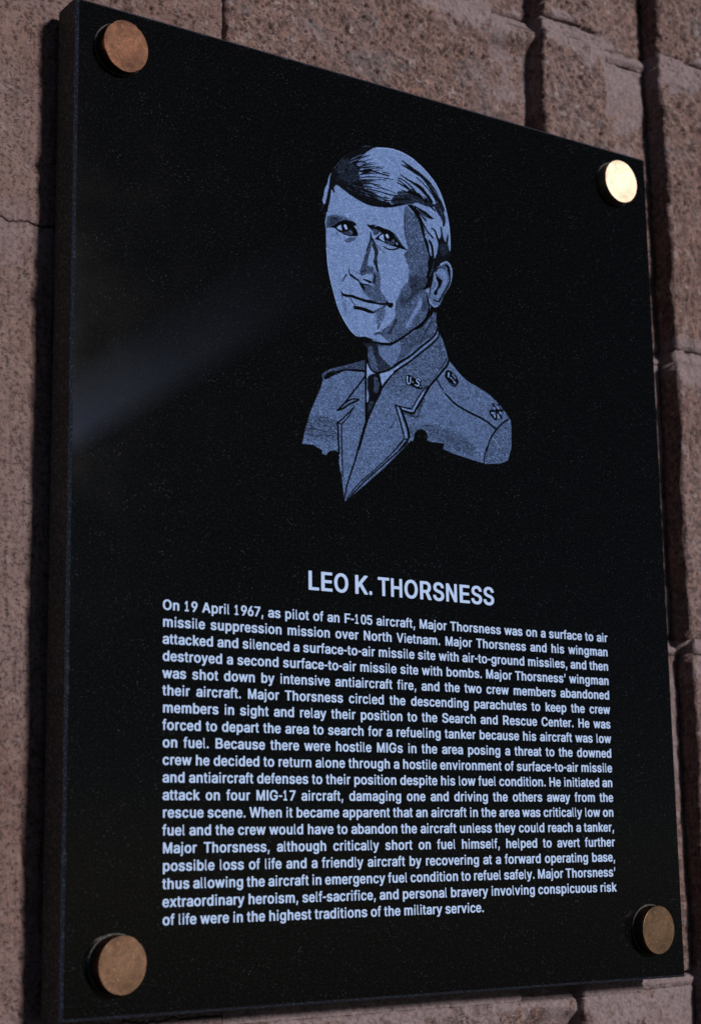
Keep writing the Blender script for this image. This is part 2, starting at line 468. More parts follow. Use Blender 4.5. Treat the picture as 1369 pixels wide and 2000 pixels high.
# ---------------------------------------------------------------- lettering
GL = {
",":[[64,-140,97,119,103,126,113,130,197,130,209,125,213,119,214,108,158,-153,153,-158,143,-162,82,-162,69,-155]],
"-":[[27,275,28,350,34,359,45,364,288,364,301,357,306,342,305,268,299,258,288,253,45,253,32,260]],
".":[[64,68,68,100,79,123,97,141,121,150,157,150,184,138,199,123,206,110,214,75,208,39,196,18,178,2,156,-6,122,-6,106,-1,94,7,83,17,72,33]],
"0":[[32,321,32,399,37,456,45,504,59,555,79,605,95,633,129,674,149,692,196,717,239,728,302,730,343,722,388,704,413,686,447,652,470,618,496,559,515,475,524,384,521,283,506,195,483,127,452,73,424,42,407,28,381,12,343,-2,302,-10,254,-10,213,-2,185,7,139,35,111,64,97,83,67,140,52,186,42,231],[164,378,166,308,174,243,192,182,210,148,223,130,237,118,263,104,275,102,292,104,321,119,335,132,348,151,361,174,372,205,383,254,390,317,390,403,383,466,372,515,350,567,334,590,319,602,288,617,276,619,257,614,225,592,199,553,182,511,169,447]],
"1":[[69,22,69,87,71,98,76,105,84,109,181,109,184,113,184,563,180,564,114,487,106,484,88,485,80,492,77,506,77,588,79,599,89,614,180,717,187,720,264,720,273,717,277,710,279,698,279,113,282,109,363,109,373,104,376,98,378,87,378,22,376,10,371,3,363,0,84,0,73,7]],
"5":[[27,188,32,203,49,210,147,210,158,207,167,199,178,161,196,133,222,115,242,106,275,103,306,113,322,123,341,142,359,170,367,193,372,222,369,271,354,311,328,345,291,366,260,373,231,368,202,358,167,335,155,331,129,331,64,339,49,343,41,350,37,369,70,675,78,712,96,720,460,720,478,713,483,698,483,631,479,618,471,612,460,610,206,608,203,603,190,483,191,475,195,472,247,484,306,484,364,471,391,459,424,438,450,414,477,380,492,351,506,311,514,268,516,231,512,195,500,146,486,113,458,71,430,44,408,28,379,12,344,0,291,-10,240,-10,193,-2,158,9,129,23,105,39,75,68,55,96,43,119,31,157]],
"6":[[31,216,31,252,38,294,51,338,72,388,108,450,282,712,301,720,408,720,425,713,430,704,426,689,274,462,278,457,323,457,354,452,386,443,413,430,438,414,463,391,482,367,499,336,511,300,518,268,518,193,501,129,482,92,464,70,445,50,410,23,376,7,347,-2,302,-10,250,-10,186,3,145,21,121,38,73,89,59,111,47,140,38,170],[174,231,180,184,199,146,211,130,230,115,267,101,284,101,310,109,341,132,366,170,373,190,377,222,373,270,364,292,350,315,336,331,317,344,284,356,267,356,241,348,221,336,203,319,182,281]],
"7":[[25,631,27,706,34,715,49,720,504,720,519,715,526,706,528,624,524,609,244,47,225,10,215,3,204,0,96,0,77,8,74,24,364,605,359,610,49,610,31,616]],
"9":[[30,471,30,510,37,553,49,591,66,624,86,650,120,683,145,699,186,717,232,728,301,730,348,722,372,715,407,699,439,676,470,645,494,609,510,570,522,508,520,450,500,376,477,325,439,260,277,16,264,3,251,0,143,0,125,7,121,22,128,37,277,256,277,260,273,263,228,263,173,275,135,292,104,314,69,353,49,390,37,428],[175,510,177,460,191,422,214,390,238,374,255,367,284,364,303,368,325,380,353,407,372,445,378,496,374,530,367,550,340,590,318,607,297,616,284,619,260,618,240,610,217,594,201,576,190,559,180,534]],
"A":[[20,16,26,41,276,708,284,717,298,720,422,720,435,717,445,706,698,37,702,22,700,10,692,3,678,0,567,0,548,7,482,182,478,189,473,192,247,192,241,188,180,16,171,5,155,0,43,0,28,5],[285,308,290,303,431,303,435,308,361,516,355,510]],
"B":[[76,22,76,698,81,711,87,717,102,720,412,720,488,707,515,699,556,677,590,649,615,616,629,586,638,548,638,494,623,445,601,414,552,378,554,374,587,357,617,332,644,298,659,264,669,210,667,174,653,125,633,89,602,57,567,35,515,14,463,4,424,0,102,0,82,7],[239,306,239,115,243,111,372,110,418,114,459,126,476,137,490,151,504,178,506,218,493,252,479,271,461,286,426,304,393,310,244,310],[239,605,239,424,243,420,370,419,393,422,428,435,449,450,461,464,476,492,479,525,468,561,443,589,408,605,364,610,244,610]],
"C":[[44,321,44,399,52,454,70,521,93,572,135,630,166,659,205,687,252,709,281,718,328,728,407,730,468,720,526,701,568,677,612,639,649,590,673,536,684,490,682,479,675,472,662,469,551,470,536,481,521,525,507,548,493,565,473,582,454,594,424,606,390,613,366,613,339,608,311,598,286,584,264,566,233,527,219,502,206,468,195,418,191,378,193,317,206,252,227,203,255,163,286,136,311,122,354,109,390,107,428,115,452,126,481,144,501,165,525,205,536,239,547,249,558,251,662,251,675,248,681,243,684,230,671,178,657,144,625,96,603,72,568,43,530,21,494,7,441,-6,407,-10,328,-8,281,2,247,13,219,25,181,49,133,92,107,125,86,161,59,233]],
"E":[[76,22,76,698,81,711,88,717,103,720,590,720,607,715,613,710,617,698,617,631,612,618,603,612,590,610,249,610,244,605,244,424,247,420,565,419,585,412,591,397,591,330,587,317,573,310,247,307,244,304,244,115,249,110,594,110,607,108,616,102,621,89,621,22,616,9,609,3,594,0,103,0,83,7]],
"F":[[76,22,76,698,80,711,87,717,101,720,562,720,578,715,584,710,587,698,587,631,583,618,574,612,562,610,241,610,236,605,237,412,241,410,529,410,541,407,550,401,555,388,555,321,550,308,543,302,529,299,240,298,236,294,236,22,233,10,225,3,211,0,101,0,82,7]],
"G":[[44,319,44,399,50,445,69,517,93,570,130,622,166,657,222,695,261,711,336,728,416,730,470,722,531,704,589,673,641,628,678,576,698,529,707,492,704,481,696,474,683,470,566,472,553,479,541,510,521,544,503,565,484,582,435,606,400,613,375,613,341,606,316,597,275,570,240,529,213,473,202,430,196,378,198,317,211,252,232,207,265,161,306,130,351,112,378,107,418,109,458,120,488,137,512,157,539,195,554,233,559,262,554,269,402,269,386,273,381,279,378,290,378,357,381,369,386,374,402,379,689,379,702,376,709,370,713,357,711,243,698,186,676,134,649,96,611,59,566,29,513,7,458,-6,421,-10,339,-8,263,9,217,29,187,47,166,63,130,98,93,150,79,176,61,228,50,275]],
"H":[[71,22,71,698,76,712,94,720,194,720,207,717,214,710,217,698,217,428,220,424,500,423,505,428,505,698,508,710,515,717,528,720,628,720,645,713,651,698,651,22,646,8,628,0,528,0,515,3,508,10,505,22,505,308,500,312,220,311,217,308,217,22,214,10,207,3,194,0,94,0,77,7]],
"I":[[64,0,64,719,214,719,214,0]],
"K":[[87,22,87,698,92,712,113,720,224,720,239,717,247,710,250,698,250,439,255,434,539,715,555,720,698,720,717,713,722,706,717,690,447,424,431,403,716,33,722,22,718,8,698,0,568,0,551,5,535,22,323,296,317,299,251,235,250,22,246,9,239,3,224,0,113,0,93,7]],
"L":[[76,22,76,698,82,713,102,720,212,720,232,713,238,698,238,115,243,110,566,109,578,102,583,89,583,22,577,7,557,0,102,0,82,7]],
"M":[[69,22,69,698,75,713,91,720,220,720,233,717,242,708,417,226,420,228,592,710,599,717,612,720,743,720,761,712,765,698,765,22,759,7,743,0,647,0,633,5,627,14,625,391,622,397,481,14,474,5,460,0,373,0,360,3,353,10,210,398,206,398,205,393,205,22,203,10,196,3,183,0,91,0,75,7]],
"N":[[69,22,69,698,74,712,92,720,207,720,226,712,505,260,507,266,509,706,516,715,530,720,631,720,648,713,654,698,654,22,649,8,631,0,514,0,495,8,218,462,215,460,214,456,212,14,206,5,191,0,92,0,75,7]],
"O":[[44,321,44,399,53,462,78,538,108,591,145,637,191,675,242,702,306,722,359,730,441,728,519,709,581,679,628,642,672,588,699,540,711,508,723,466,734,384,732,311,713,218,689,159,648,100,600,55,563,31,536,18,472,-2,419,-10,359,-10,314,-4,246,16,185,49,138,90,111,123,87,163,59,233],[196,378,196,342,202,290,211,252,223,222,238,195,264,161,287,142,320,122,349,112,376,107,413,109,458,122,485,138,511,158,534,188,554,222,573,275,580,323,580,397,573,445,554,498,532,536,510,563,458,598,435,606,402,613,365,611,320,598,294,584,271,566,238,525,217,483,202,430]],
"R":[[76,22,76,698,81,711,87,717,102,720,404,720,453,714,496,704,556,677,594,647,617,618,631,595,640,572,649,534,654,483,649,449,640,412,615,363,583,328,552,306,527,294,523,289,674,31,677,22,674,9,667,3,653,0,527,0,507,8,498,18,357,262,350,267,244,267,238,262,238,22,232,7,213,0,102,0,82,7],[238,605,238,382,241,378,344,377,394,381,431,391,462,412,476,431,485,454,489,473,489,511,476,553,455,580,429,596,383,608,244,610]],
"S":[[39,197,45,212,64,219,176,219,187,216,197,209,210,165,235,133,267,115,311,103,343,101,377,106,411,118,439,135,463,165,472,190,470,226,456,250,423,274,387,288,247,327,186,349,152,367,116,392,86,426,68,462,59,502,59,538,63,559,81,610,105,643,130,667,158,686,193,704,261,724,309,730,369,730,425,722,467,711,504,695,534,677,563,652,591,618,610,576,618,527,615,517,606,511,594,509,486,509,473,512,463,521,451,559,431,585,397,605,349,617,323,617,295,612,253,593,236,578,227,565,218,546,215,525,217,504,230,481,263,456,307,437,431,405,498,381,548,353,566,339,598,306,615,277,623,250,629,218,627,176,618,138,603,106,577,71,560,55,530,34,496,16,455,1,413,-8,381,-11,289,-11,215,1,158,23,128,41,95,70,72,98,57,125,45,165]],
"T":[[14,631,16,706,23,715,38,720,574,720,588,717,595,710,598,698,598,631,595,620,588,613,574,610,388,610,383,605,383,22,380,10,373,3,359,0,255,0,239,5,232,14,231,605,226,610,38,610,20,616]],
"V":[[19,698,24,713,41,720,144,720,156,717,164,710,332,209,337,204,503,710,510,717,523,720,626,720,639,717,646,710,648,698,644,683,414,18,404,3,391,0,279,0,266,3,258,12]],
"W":[[6,698,11,713,29,720,132,720,146,717,154,710,269,264,274,257,393,708,402,717,415,720,530,720,545,715,552,706,668,260,671,257,674,260,788,708,797,717,810,720,916,720,934,713,938,706,936,690,756,24,749,9,743,3,729,0,613,0,600,3,593,9,475,445,471,448,468,445,351,10,343,3,330,0,213,0,195,8,189,16]],
"a":[[29,140,29,186,41,230,61,258,92,285,128,302,165,315,245,330,353,342,367,347,373,355,370,393,356,420,331,438,297,446,263,441,231,426,212,410,190,378,177,371,138,371,56,395,45,407,49,428,72,466,110,501,154,527,211,545,259,552,325,552,373,545,418,531,458,509,492,477,514,437,527,380,527,22,524,10,518,5,502,0,401,0,385,5,373,16,327,-3,277,-11,211,-11,155,-1,104,22,65,56,43,89],[182,167,182,150,189,130,201,115,215,106,237,99,257,96,297,102,321,114,341,128,361,155,370,176,374,193,374,233,369,238,365,238,267,225,231,216,215,210,195,196,186,182]],
"b":[[61,22,61,698,67,713,85,720,183,720,201,713,207,698,208,524,212,523,253,544,299,552,359,552,393,547,433,534,463,519,490,499,525,460,553,410,564,380,572,342,578,298,578,245,574,210,556,140,528,85,506,58,477,32,444,12,424,3,373,-10,306,-11,251,-1,210,21,206,20,196,5,181,0,85,0,67,7],[207,300,207,245,217,190,236,150,257,124,289,104,321,98,350,105,369,115,386,130,408,163,423,205,430,249,430,296,423,340,413,370,399,395,382,416,354,436,323,444,297,441,274,431,247,409,230,384,214,342]],
"c":[[34,252,36,310,43,351,55,395,77,441,97,468,132,503,166,525,206,542,261,552,322,552,372,543,410,529,449,506,477,479,508,433,520,401,522,388,511,376,432,354,406,352,388,360,367,403,342,427,313,441,285,444,256,436,226,415,208,391,191,357,182,319,177,285,177,254,184,207,199,165,212,144,226,126,252,107,270,101,294,97,318,102,337,111,355,124,367,138,390,185,408,192,429,192,509,172,522,163,524,150,512,115,483,70,460,46,434,26,405,10,375,-1,316,-11,248,-10,195,3,143,30,98,71,81,94,65,123,47,174,38,216]],
"d":[[34,252,36,313,50,384,74,439,111,488,141,513,171,531,205,543,253,552,328,550,364,542,402,524,405,529,405,698,409,711,416,717,429,720,527,720,546,712,551,698,551,22,545,7,527,0,431,0,416,5,408,18,402,21,370,2,351,-4,308,-11,258,-11,222,-6,177,8,145,26,124,42,94,73,70,110,47,170],[182,289,184,235,194,188,215,146,241,118,272,102,306,99,327,105,346,115,372,142,390,174,400,207,407,268,405,306,398,346,388,374,374,399,353,421,330,436,300,444,274,441,241,425,217,401,199,369,189,338]],
"e":[[23,252,27,323,44,395,70,447,109,493,157,527,214,547,248,552,309,552,342,547,379,536,423,514,453,490,482,454,502,418,519,363,528,289,528,250,525,239,518,232,505,229,174,229,169,220,181,176,198,144,220,122,251,104,281,97,318,102,344,115,364,134,383,169,401,177,427,176,505,155,516,146,517,132,506,102,482,66,449,35,405,10,362,-4,312,-11,261,-11,213,-4,165,12,133,30,113,46,78,83,59,113,43,150,29,205],[170,336,176,331,375,331,380,338,367,380,342,416,329,427,307,439,287,444,270,444,235,432,207,411,184,376]],
"f":[[10,462,10,523,15,538,29,545,86,545,89,548,90,610,97,652,110,683,135,715,151,727,172,738,211,749,272,747,303,738,317,727,316,708,303,649,298,640,283,632,265,632,245,638,234,637,219,626,210,601,208,550,212,545,283,545,298,537,302,523,302,462,299,449,289,442,212,440,208,435,208,22,206,10,200,3,189,0,109,0,98,3,92,10,90,22,90,435,86,440,23,442,13,449]],
"g":[[40,256,40,292,46,340,58,390,70,422,104,473,129,499,163,523,204,542,258,552,318,552,350,547,380,537,406,521,411,525,417,538,434,545,530,545,545,540,550,534,553,523,553,3,551,-24,543,-66,534,-89,520,-113,494,-143,455,-171,410,-189,346,-202,286,-204,221,-197,165,-179,123,-155,87,-119,68,-92,64,-73,75,-60,136,-24,170,-21,189,-29,221,-67,249,-85,267,-92,299,-97,333,-92,370,-75,391,-54,405,-20,407,31,402,35,370,18,339,10,269,6,204,16,150,41,125,59,102,83,74,123,53,178,44,220],[186,292,188,241,196,203,207,176,219,157,241,134,277,117,303,114,342,126,363,141,378,157,393,186,402,210,409,254,409,300,402,344,392,372,374,403,354,424,333,436,305,444,277,441,243,424,221,401,205,374,193,340]],
"h":[[65,22,65,698,71,713,89,720,189,720,207,713,213,698,214,526,218,524,262,544,306,552,366,552,399,547,433,537,470,517,502,487,519,462,531,433,539,407,546,353,546,22,540,7,522,0,420,0,407,3,399,10,396,22,396,357,388,388,369,418,343,436,314,443,293,440,276,434,248,416,231,393,219,365,213,321,213,22,210,10,203,3,189,0,89,0,71,7]],
"i":[[81,14,82,531,86,537,95,540,187,538,193,534,196,527,195,10,190,4,181,1,95,1,85,5],[69,673,74,700,83,719,97,731,123,740,155,740,180,732,199,714,209,685,208,661,199,638,180,620,155,612,123,612,97,621,79,640,71,660]],
"j":[[3,-183,5,-109,12,-104,39,-102,53,-96,66,-76,73,-47,73,531,78,537,88,540,180,540,189,537,195,527,195,-60,189,-94,182,-117,166,-146,146,-168,118,-185,75,-196,18,-196,7,-192],[60,669,63,695,73,716,91,732,118,740,151,740,181,730,200,710,209,683,207,658,196,636,178,620,151,612,118,612,88,622,69,642]],
"k":[[69,22,69,698,75,713,93,720,192,720,210,713,215,698,217,370,220,370,389,541,403,545,523,545,536,541,543,534,545,523,541,515,340,308,559,30,562,14,555,5,540,0,418,0,403,5,392,14,238,210,234,213,224,208,215,195,215,22,211,8,192,0,93,0,75,7]],
"l":[[69,121,70,706,74,715,83,720,146,718,153,711,156,698,157,127,159,111,163,106,187,107,198,99,202,81,209,18,206,10,200,5,170,-4,135,-2,109,10,93,27,81,50,74,75]],
"m":[[64,22,64,523,67,534,73,540,88,545,188,545,203,540,215,526,252,544,281,552,297,554,357,554,392,547,422,535,468,498,507,527,550,546,593,554,659,554,702,546,737,531,765,512,796,477,815,437,826,382,826,22,823,10,817,5,802,0,700,0,687,3,679,10,676,22,674,382,668,403,658,418,638,434,611,444,585,442,558,430,535,405,524,378,520,357,520,22,517,10,511,5,496,0,394,0,381,3,373,10,370,22,370,376,364,401,351,420,330,436,309,444,287,443,252,426,231,401,219,376,214,336,214,22,211,10,203,3,190,0,88,0,70,7]],
"n":[[65,22,65,523,70,537,89,545,187,545,203,540,212,525,216,523,251,540,293,550,366,552,426,540,457,525,478,510,506,481,524,450,535,422,544,376,546,22,541,8,522,0,420,0,407,3,399,10,396,22,396,357,388,388,369,418,343,436,314,443,293,440,276,434,248,416,231,393,219,365,213,321,213,22,210,10,203,3,189,0,89,0,71,7]],
"o":[[34,252,36,310,47,367,60,403,84,447,121,489,152,513,204,538,256,550,338,552,375,547,435,527,468,507,512,468,539,430,561,378,574,323,578,277,574,218,557,151,531,98,510,71,462,30,408,3,352,-10,278,-11,216,0,167,19,128,46,84,94,60,138,43,190],[186,285,187,235,200,184,222,144,237,126,251,115,264,107,291,99,307,97,328,101,361,115,378,129,390,144,405,167,419,207,426,254,425,306,418,340,401,380,380,410,361,426,334,439,299,444,268,436,237,415,218,391,200,357,190,319]],
"p":[[62,-170,62,523,65,534,72,541,86,545,182,545,200,538,205,525,210,521,241,539,267,547,299,552,360,552,415,542,456,523,490,499,530,454,558,397,572,342,578,298,578,245,574,210,560,151,536,98,506,58,471,28,432,6,392,-6,356,-11,290,-10,252,-1,210,20,208,16,208,-170,203,-184,197,-189,184,-192,86,-192,68,-186],[208,300,208,245,218,190,237,150,258,124,290,104,322,98,350,105,369,115,386,130,408,163,424,205,431,249,431,296,424,340,413,370,400,395,383,416,354,436,324,444,297,441,275,431,247,409,231,384,214,342]],
"r":[[64,22,64,523,67,534,74,541,87,545,180,545,195,540,206,529,231,542,273,552,350,552,363,549,370,542,373,530,373,456,368,442,350,434,290,438,259,429,229,405,216,386,210,369,205,334,205,22,202,10,195,3,182,0,87,0,70,7]],
"s":[[30,140,32,151,42,159,129,177,157,177,177,169,193,134,213,114,238,102,274,96,304,100,334,114,352,130,362,155,359,170,352,182,332,198,304,208,185,235,149,248,104,272,68,308,54,334,48,357,45,376,47,409,61,452,81,481,104,503,153,531,207,547,244,552,316,552,363,545,401,533,431,517,463,492,490,456,504,428,508,409,504,399,498,394,407,373,379,375,366,382,346,414,328,433,304,445,274,448,238,438,217,425,203,403,202,382,207,370,217,357,244,343,377,311,439,287,478,260,495,241,506,222,515,195,519,178,519,144,504,94,491,73,470,50,429,21,391,5,365,-2,302,-11,244,-11,189,-4,137,12,92,38,69,60,49,87]],
"t":[[10,462,10,523,14,537,31,545,74,545,78,550,78,647,82,660,93,667,186,669,198,665,204,658,207,647,208,548,211,545,278,545,289,541,295,536,299,523,299,462,294,448,278,440,211,440,207,435,207,140,214,113,223,104,238,103,276,107,293,99,309,24,308,12,303,6,284,0,254,-6,206,-6,176,0,148,10,131,20,100,54,87,81,78,127,78,435,74,440,31,440,21,443,14,449]],
"u":[[66,190,66,523,69,534,75,540,90,545,190,545,203,541,210,534,214,523,215,188,225,153,238,132,262,113,293,103,326,108,358,126,381,155,392,182,396,201,396,523,399,534,406,541,420,545,521,545,534,541,541,536,545,523,545,22,542,10,536,5,521,0,423,0,408,5,399,20,395,22,352,3,291,-8,236,-6,184,7,138,32,116,52,100,73,77,125]],
"v":[[13,523,18,538,36,545,141,545,159,537,270,230,276,216,279,215,396,537,414,545,521,545,534,541,540,536,543,530,542,519,354,20,343,5,328,0,227,0,214,3,206,10]],
"w":[[10,523,10,530,14,538,32,545,136,545,155,537,234,255,238,253,319,536,325,541,338,545,442,545,455,541,466,529,539,256,542,253,623,536,629,541,643,545,747,545,764,538,769,529,765,508,620,24,612,8,593,0,495,0,482,3,474,10,393,292,389,295,386,290,305,9,299,3,285,0,185,0,167,7,159,26]],
"x":[[15,14,18,30,192,279,32,511,27,523,30,537,49,545,164,545,178,541,191,529,279,397,283,399,369,529,382,541,396,545,509,545,527,538,532,529,528,513,364,275,537,30,541,22,538,8,518,0,403,0,388,5,376,16,279,160,275,159,178,14,166,3,153,0,38,0,22,5]],
"y":[[10,523,15,538,33,545,137,545,156,537,267,230,272,216,276,215,393,536,399,541,412,545,517,545,532,540,539,530,538,519,306,-94,291,-121,265,-152,231,-177,205,-187,158,-196,115,-196,66,-187,55,-181,50,-172,50,-161,69,-90,76,-85,89,-82,139,-86,160,-74,177,-47,198,16]],
"\u2019":[[69,450,99,710,105,717,114,720,193,720,204,715,208,710,209,698,157,437,152,432,143,429,86,429,73,435]]}
ADV = {"a":556,"b":611,"c":556,"d":611,"e":556,"f":333,"g":611,"h":611,"i":278,"j":278,"k":556,"l":278,"m":889,"n":611,"o":611,"p":611,"q":611,"r":389,"s":556,"t":333,"u":611,"v":556,"w":778,"x":556,"y":556,"z":500,"A":722,"B":722,"C":722,"D":722,"E":667,"F":611,"G":778,"H":722,"I":278,"K":722,"L":611,"M":833,"N":722,"O":778,"P":667,"R":722,"S":667,"T":611,"V":667,"W":944,"0":556,"1":556,"2":556,"3":556,"4":556,"5":556,"6":556,"7":556,"8":556,"9":556,",":278,".":278,"-":333,"\u2019":278," ":278}
HEAD = 'LEO K. THORSNESS'
LINES = [
'On 19 April 1967, as pilot of an F-105 aircraft, Major Thorsness was on a surface to air',
'missile suppression mission over North Vietnam. Major Thorsness and his wingman',
'attacked and silenced a surface-to-air missile site with air-to-ground missiles, and then',
'destroyed a second surface-to-air missile site with bombs. Major Thorsness\u2019 wingman',
'was shot down by intensive antiaircraft fire, and the two crew members abandoned',
'their aircraft. Major Thorsness circled the descending parachutes to keep the crew',
'members in sight and relay their position to the Search and Rescue Center. He was',
'forced to depart the area to search for a refueling tanker because his aircraft was low',
'on fuel. Because there were hostile MIGs in the area posing a threat to the downed',
'crew he decided to return alone through a hostile environment of surface-to-air missile',
'and antiaircraft defenses to their position despite his low fuel condition. He initiated an',
'attack on four MIG-17 aircraft, damaging one and driving the others away from the',
'rescue scene. When it became apparent that an aircraft in the area was critically low on',
'fuel and the crew would have to abandon the aircraft unless they could reach a tanker,',
'Major Thorsness, although critically short on fuel himself, helped to avert further',
'possible loss of life and a friendly aircraft by recovering at a forward operating base,',
'thus allowing the aircraft in emergency fuel condition to refuel safely. Major Thorsness\u2019',
'extraordinary heroism, self-sacrifice, and personal bravery involving conspicuous risk',
'of life were in the highest traditions of the military service.']
glyph = {}
def get_glyph(ch):
    if ch in glyph: return glyph[ch]
    cu = bpy.data.curves.new('g', 'CURVE'); cu.dimensions = '2D'; cu.fill_mode = 'BOTH'
    for c in GL[ch]:
        p = np.array(c, float).reshape(-1, 2)
        sp = cu.splines.new('POLY'); sp.points.add(len(p) - 1)
        sp.points.foreach_set('co', np.hstack([p, np.zeros((len(p), 1)), np.ones((len(p), 1))]).ravel())
        sp.use_cyclic_u = True
    ob = bpy.data.objects.new('g', cu)
    COL.objects.link(ob)
    bpy.context.view_layer.update()
    me = bpy.data.meshes.new_from_object(ob)
    v = np.zeros(len(me.vertices) * 3); me.vertices.foreach_get('co', v)
    v = v.reshape(-1, 3)[:, :2]
    me.calc_loop_triangles()
    t = np.zeros(len(me.loop_triangles) * 3, np.int32); me.loop_triangles.foreach_get('vertices', t)
    bpy.data.objects.remove(ob); bpy.data.meshes.remove(me); bpy.data.curves.remove(cu)
    glyph[ch] = (v, t.reshape(-1, 3))
    return glyph[ch]
def set_line(name, text, x0, x1, yb, em, cw, justify, track=0.0):
    words = text.split(' ')
    adv = lambda s: sum(ADV[c] for c in s) * cw * em / 1000 + track * len(s)
    tot = sum(adv(w_) for w_ in words)
    gaps = len(words) - 1
    sp = (x1 - x0 - tot) / gaps if justify else 0.250 * cw * em
    x = x0 - (ADV[text[0]] and 55 * cw * em / 1000)
    V, T, n = [], [], 0
    for i, w_ in enumerate(words):
        for ch in w_:
            v, t = get_glyph(ch)
            q = np.stack([x + v[:, 0] * cw * em / 1000, yb - v[:, 1] * em / 1000, np.full(len(v), -.04)], 1)
            V.append(q); T.append(t + n); n += len(q)
            x += ADV[ch] * cw * em / 1000 + track
        if i < gaps: x += sp + (110 * cw * em / 1000 / gaps if justify else 0)
    me = fast_mesh(name, wpa(np.vstack(V)), np.vstack(T))
    return link(name, me, M_LET, plaque)
set_line('heading_line', HEAD, 151.2, 289.9, 328.6, 15.7, 1.0 * 0.9209, True)
for i, t in enumerate(LINES):
    xr = 384.4 - i * .096
    set_line('inscription_line', t, 55.9 + i * .055, xr, 346.55 + 9.383 * i, 7.95, 1.0041, i < 18)

# ---------------------------------------------------------------- etched portrait
def catmull(p,closed,n=5):
    p=np.array(p,float);N=len(p)
    if N<3:return p
    out=[]
    rng=range(N) if closed else range(N-1)
    for i in rng:
        if closed:a,b,c,d=p[(i-1)%N],p[i],p[(i+1)%N],p[(i+2)%N]
        else:a,b,c,d=p[max(i-1,0)],p[i],p[i+1],p[min(i+2,N-1)]
        for t in np.linspace(0,1,n,endpoint=False):
            out.append(.5*((2*b)+(c-a)*t+(2*a-5*b+4*c-d)*t*t+(3*b-a-3*c+d)*t**3))
    if not closed:out.append(p[-1])
    return np.array(out)
def segdist(X,Y,a,b):
    d=b-a;L2=d@d+1e-12
    t=np.clip(((X-a[0])*d[0]+(Y-a[1])*d[1])/L2,0,1)
    return np.hypot(X-a[0]-t*d[0],Y-a[1]-t*d[1]),t
def draw(D,x0,y0,step,kind,v,w,pts):
    """D[row,col] sampled at x0+col*step, y0+row*step"""
    closed=kind!='L';soft=kind=='H'
    q=catmull(pts,closed,4) if kind in 'PLH' else np.array(pts,float)
    pad=(w if closed else max(w))*2+2*step
    c0=max(int((q[:,0].min()-pad-x0)/step),0);c1=min(int((q[:,0].max()+pad-x0)/step)+2,D.shape[1])
    r0=max(int((q[:,1].min()-pad-y0)/step),0);r1=min(int((q[:,1].max()+pad-y0)/step)+2,D.shape[0])
    if c1<=c0 or r1<=r0:return
    Y,X=np.mgrid[r0:r1,c0:c1];X=X*step+x0;Y=Y*step+y0
    if closed:
        dm=np.full(X.shape,1e9);ins=np.zeros(X.shape,bool)
        for i in range(len(q)):
            a,b=q[i],q[(i+1)%len(q)]
            dm=np.minimum(dm,segdist(X,Y,a,b)[0])
            if a[1]!=b[1]:
                m=((a[1]>Y)!=(b[1]>Y))&(X<(b[0]-a[0])*(Y-a[1])/(b[1]-a[1])+a[0]);ins^=m
        sd=np.where(ins,dm,-dm);al=np.clip(sd/(w+step*.5)+.5,0,1)
        if soft:
            hz=np.sin(X*9.1+Y*3.7+2*np.sin(Y*1.3))*np.sin(X*2.3-Y*7.9+2*np.sin(X*1.7))
            al=np.clip(al+hz*1.6*al*(1-al),0,1);al=al*al*(3-2*al)*np.clip(D[r0:r1,c0:c1]*5-.3,0,1)
    else:
        n=len(q)-1;al=np.zeros(X.shape);ss=step*.9 if (v<.13 or v>.7) else max(step*.9,w[0]*.45)
        for i in range(n):
            d,t=segdist(X,Y,q[i],q[i+1]);f=(i+t)/n;r=(w[0]+(w[1]-w[0])*f)/2
            al=np.maximum(al,np.clip((r-d)/ss+.5,0,1))
    s=D[r0:r1,c0:c1];s+=(v-s)*al

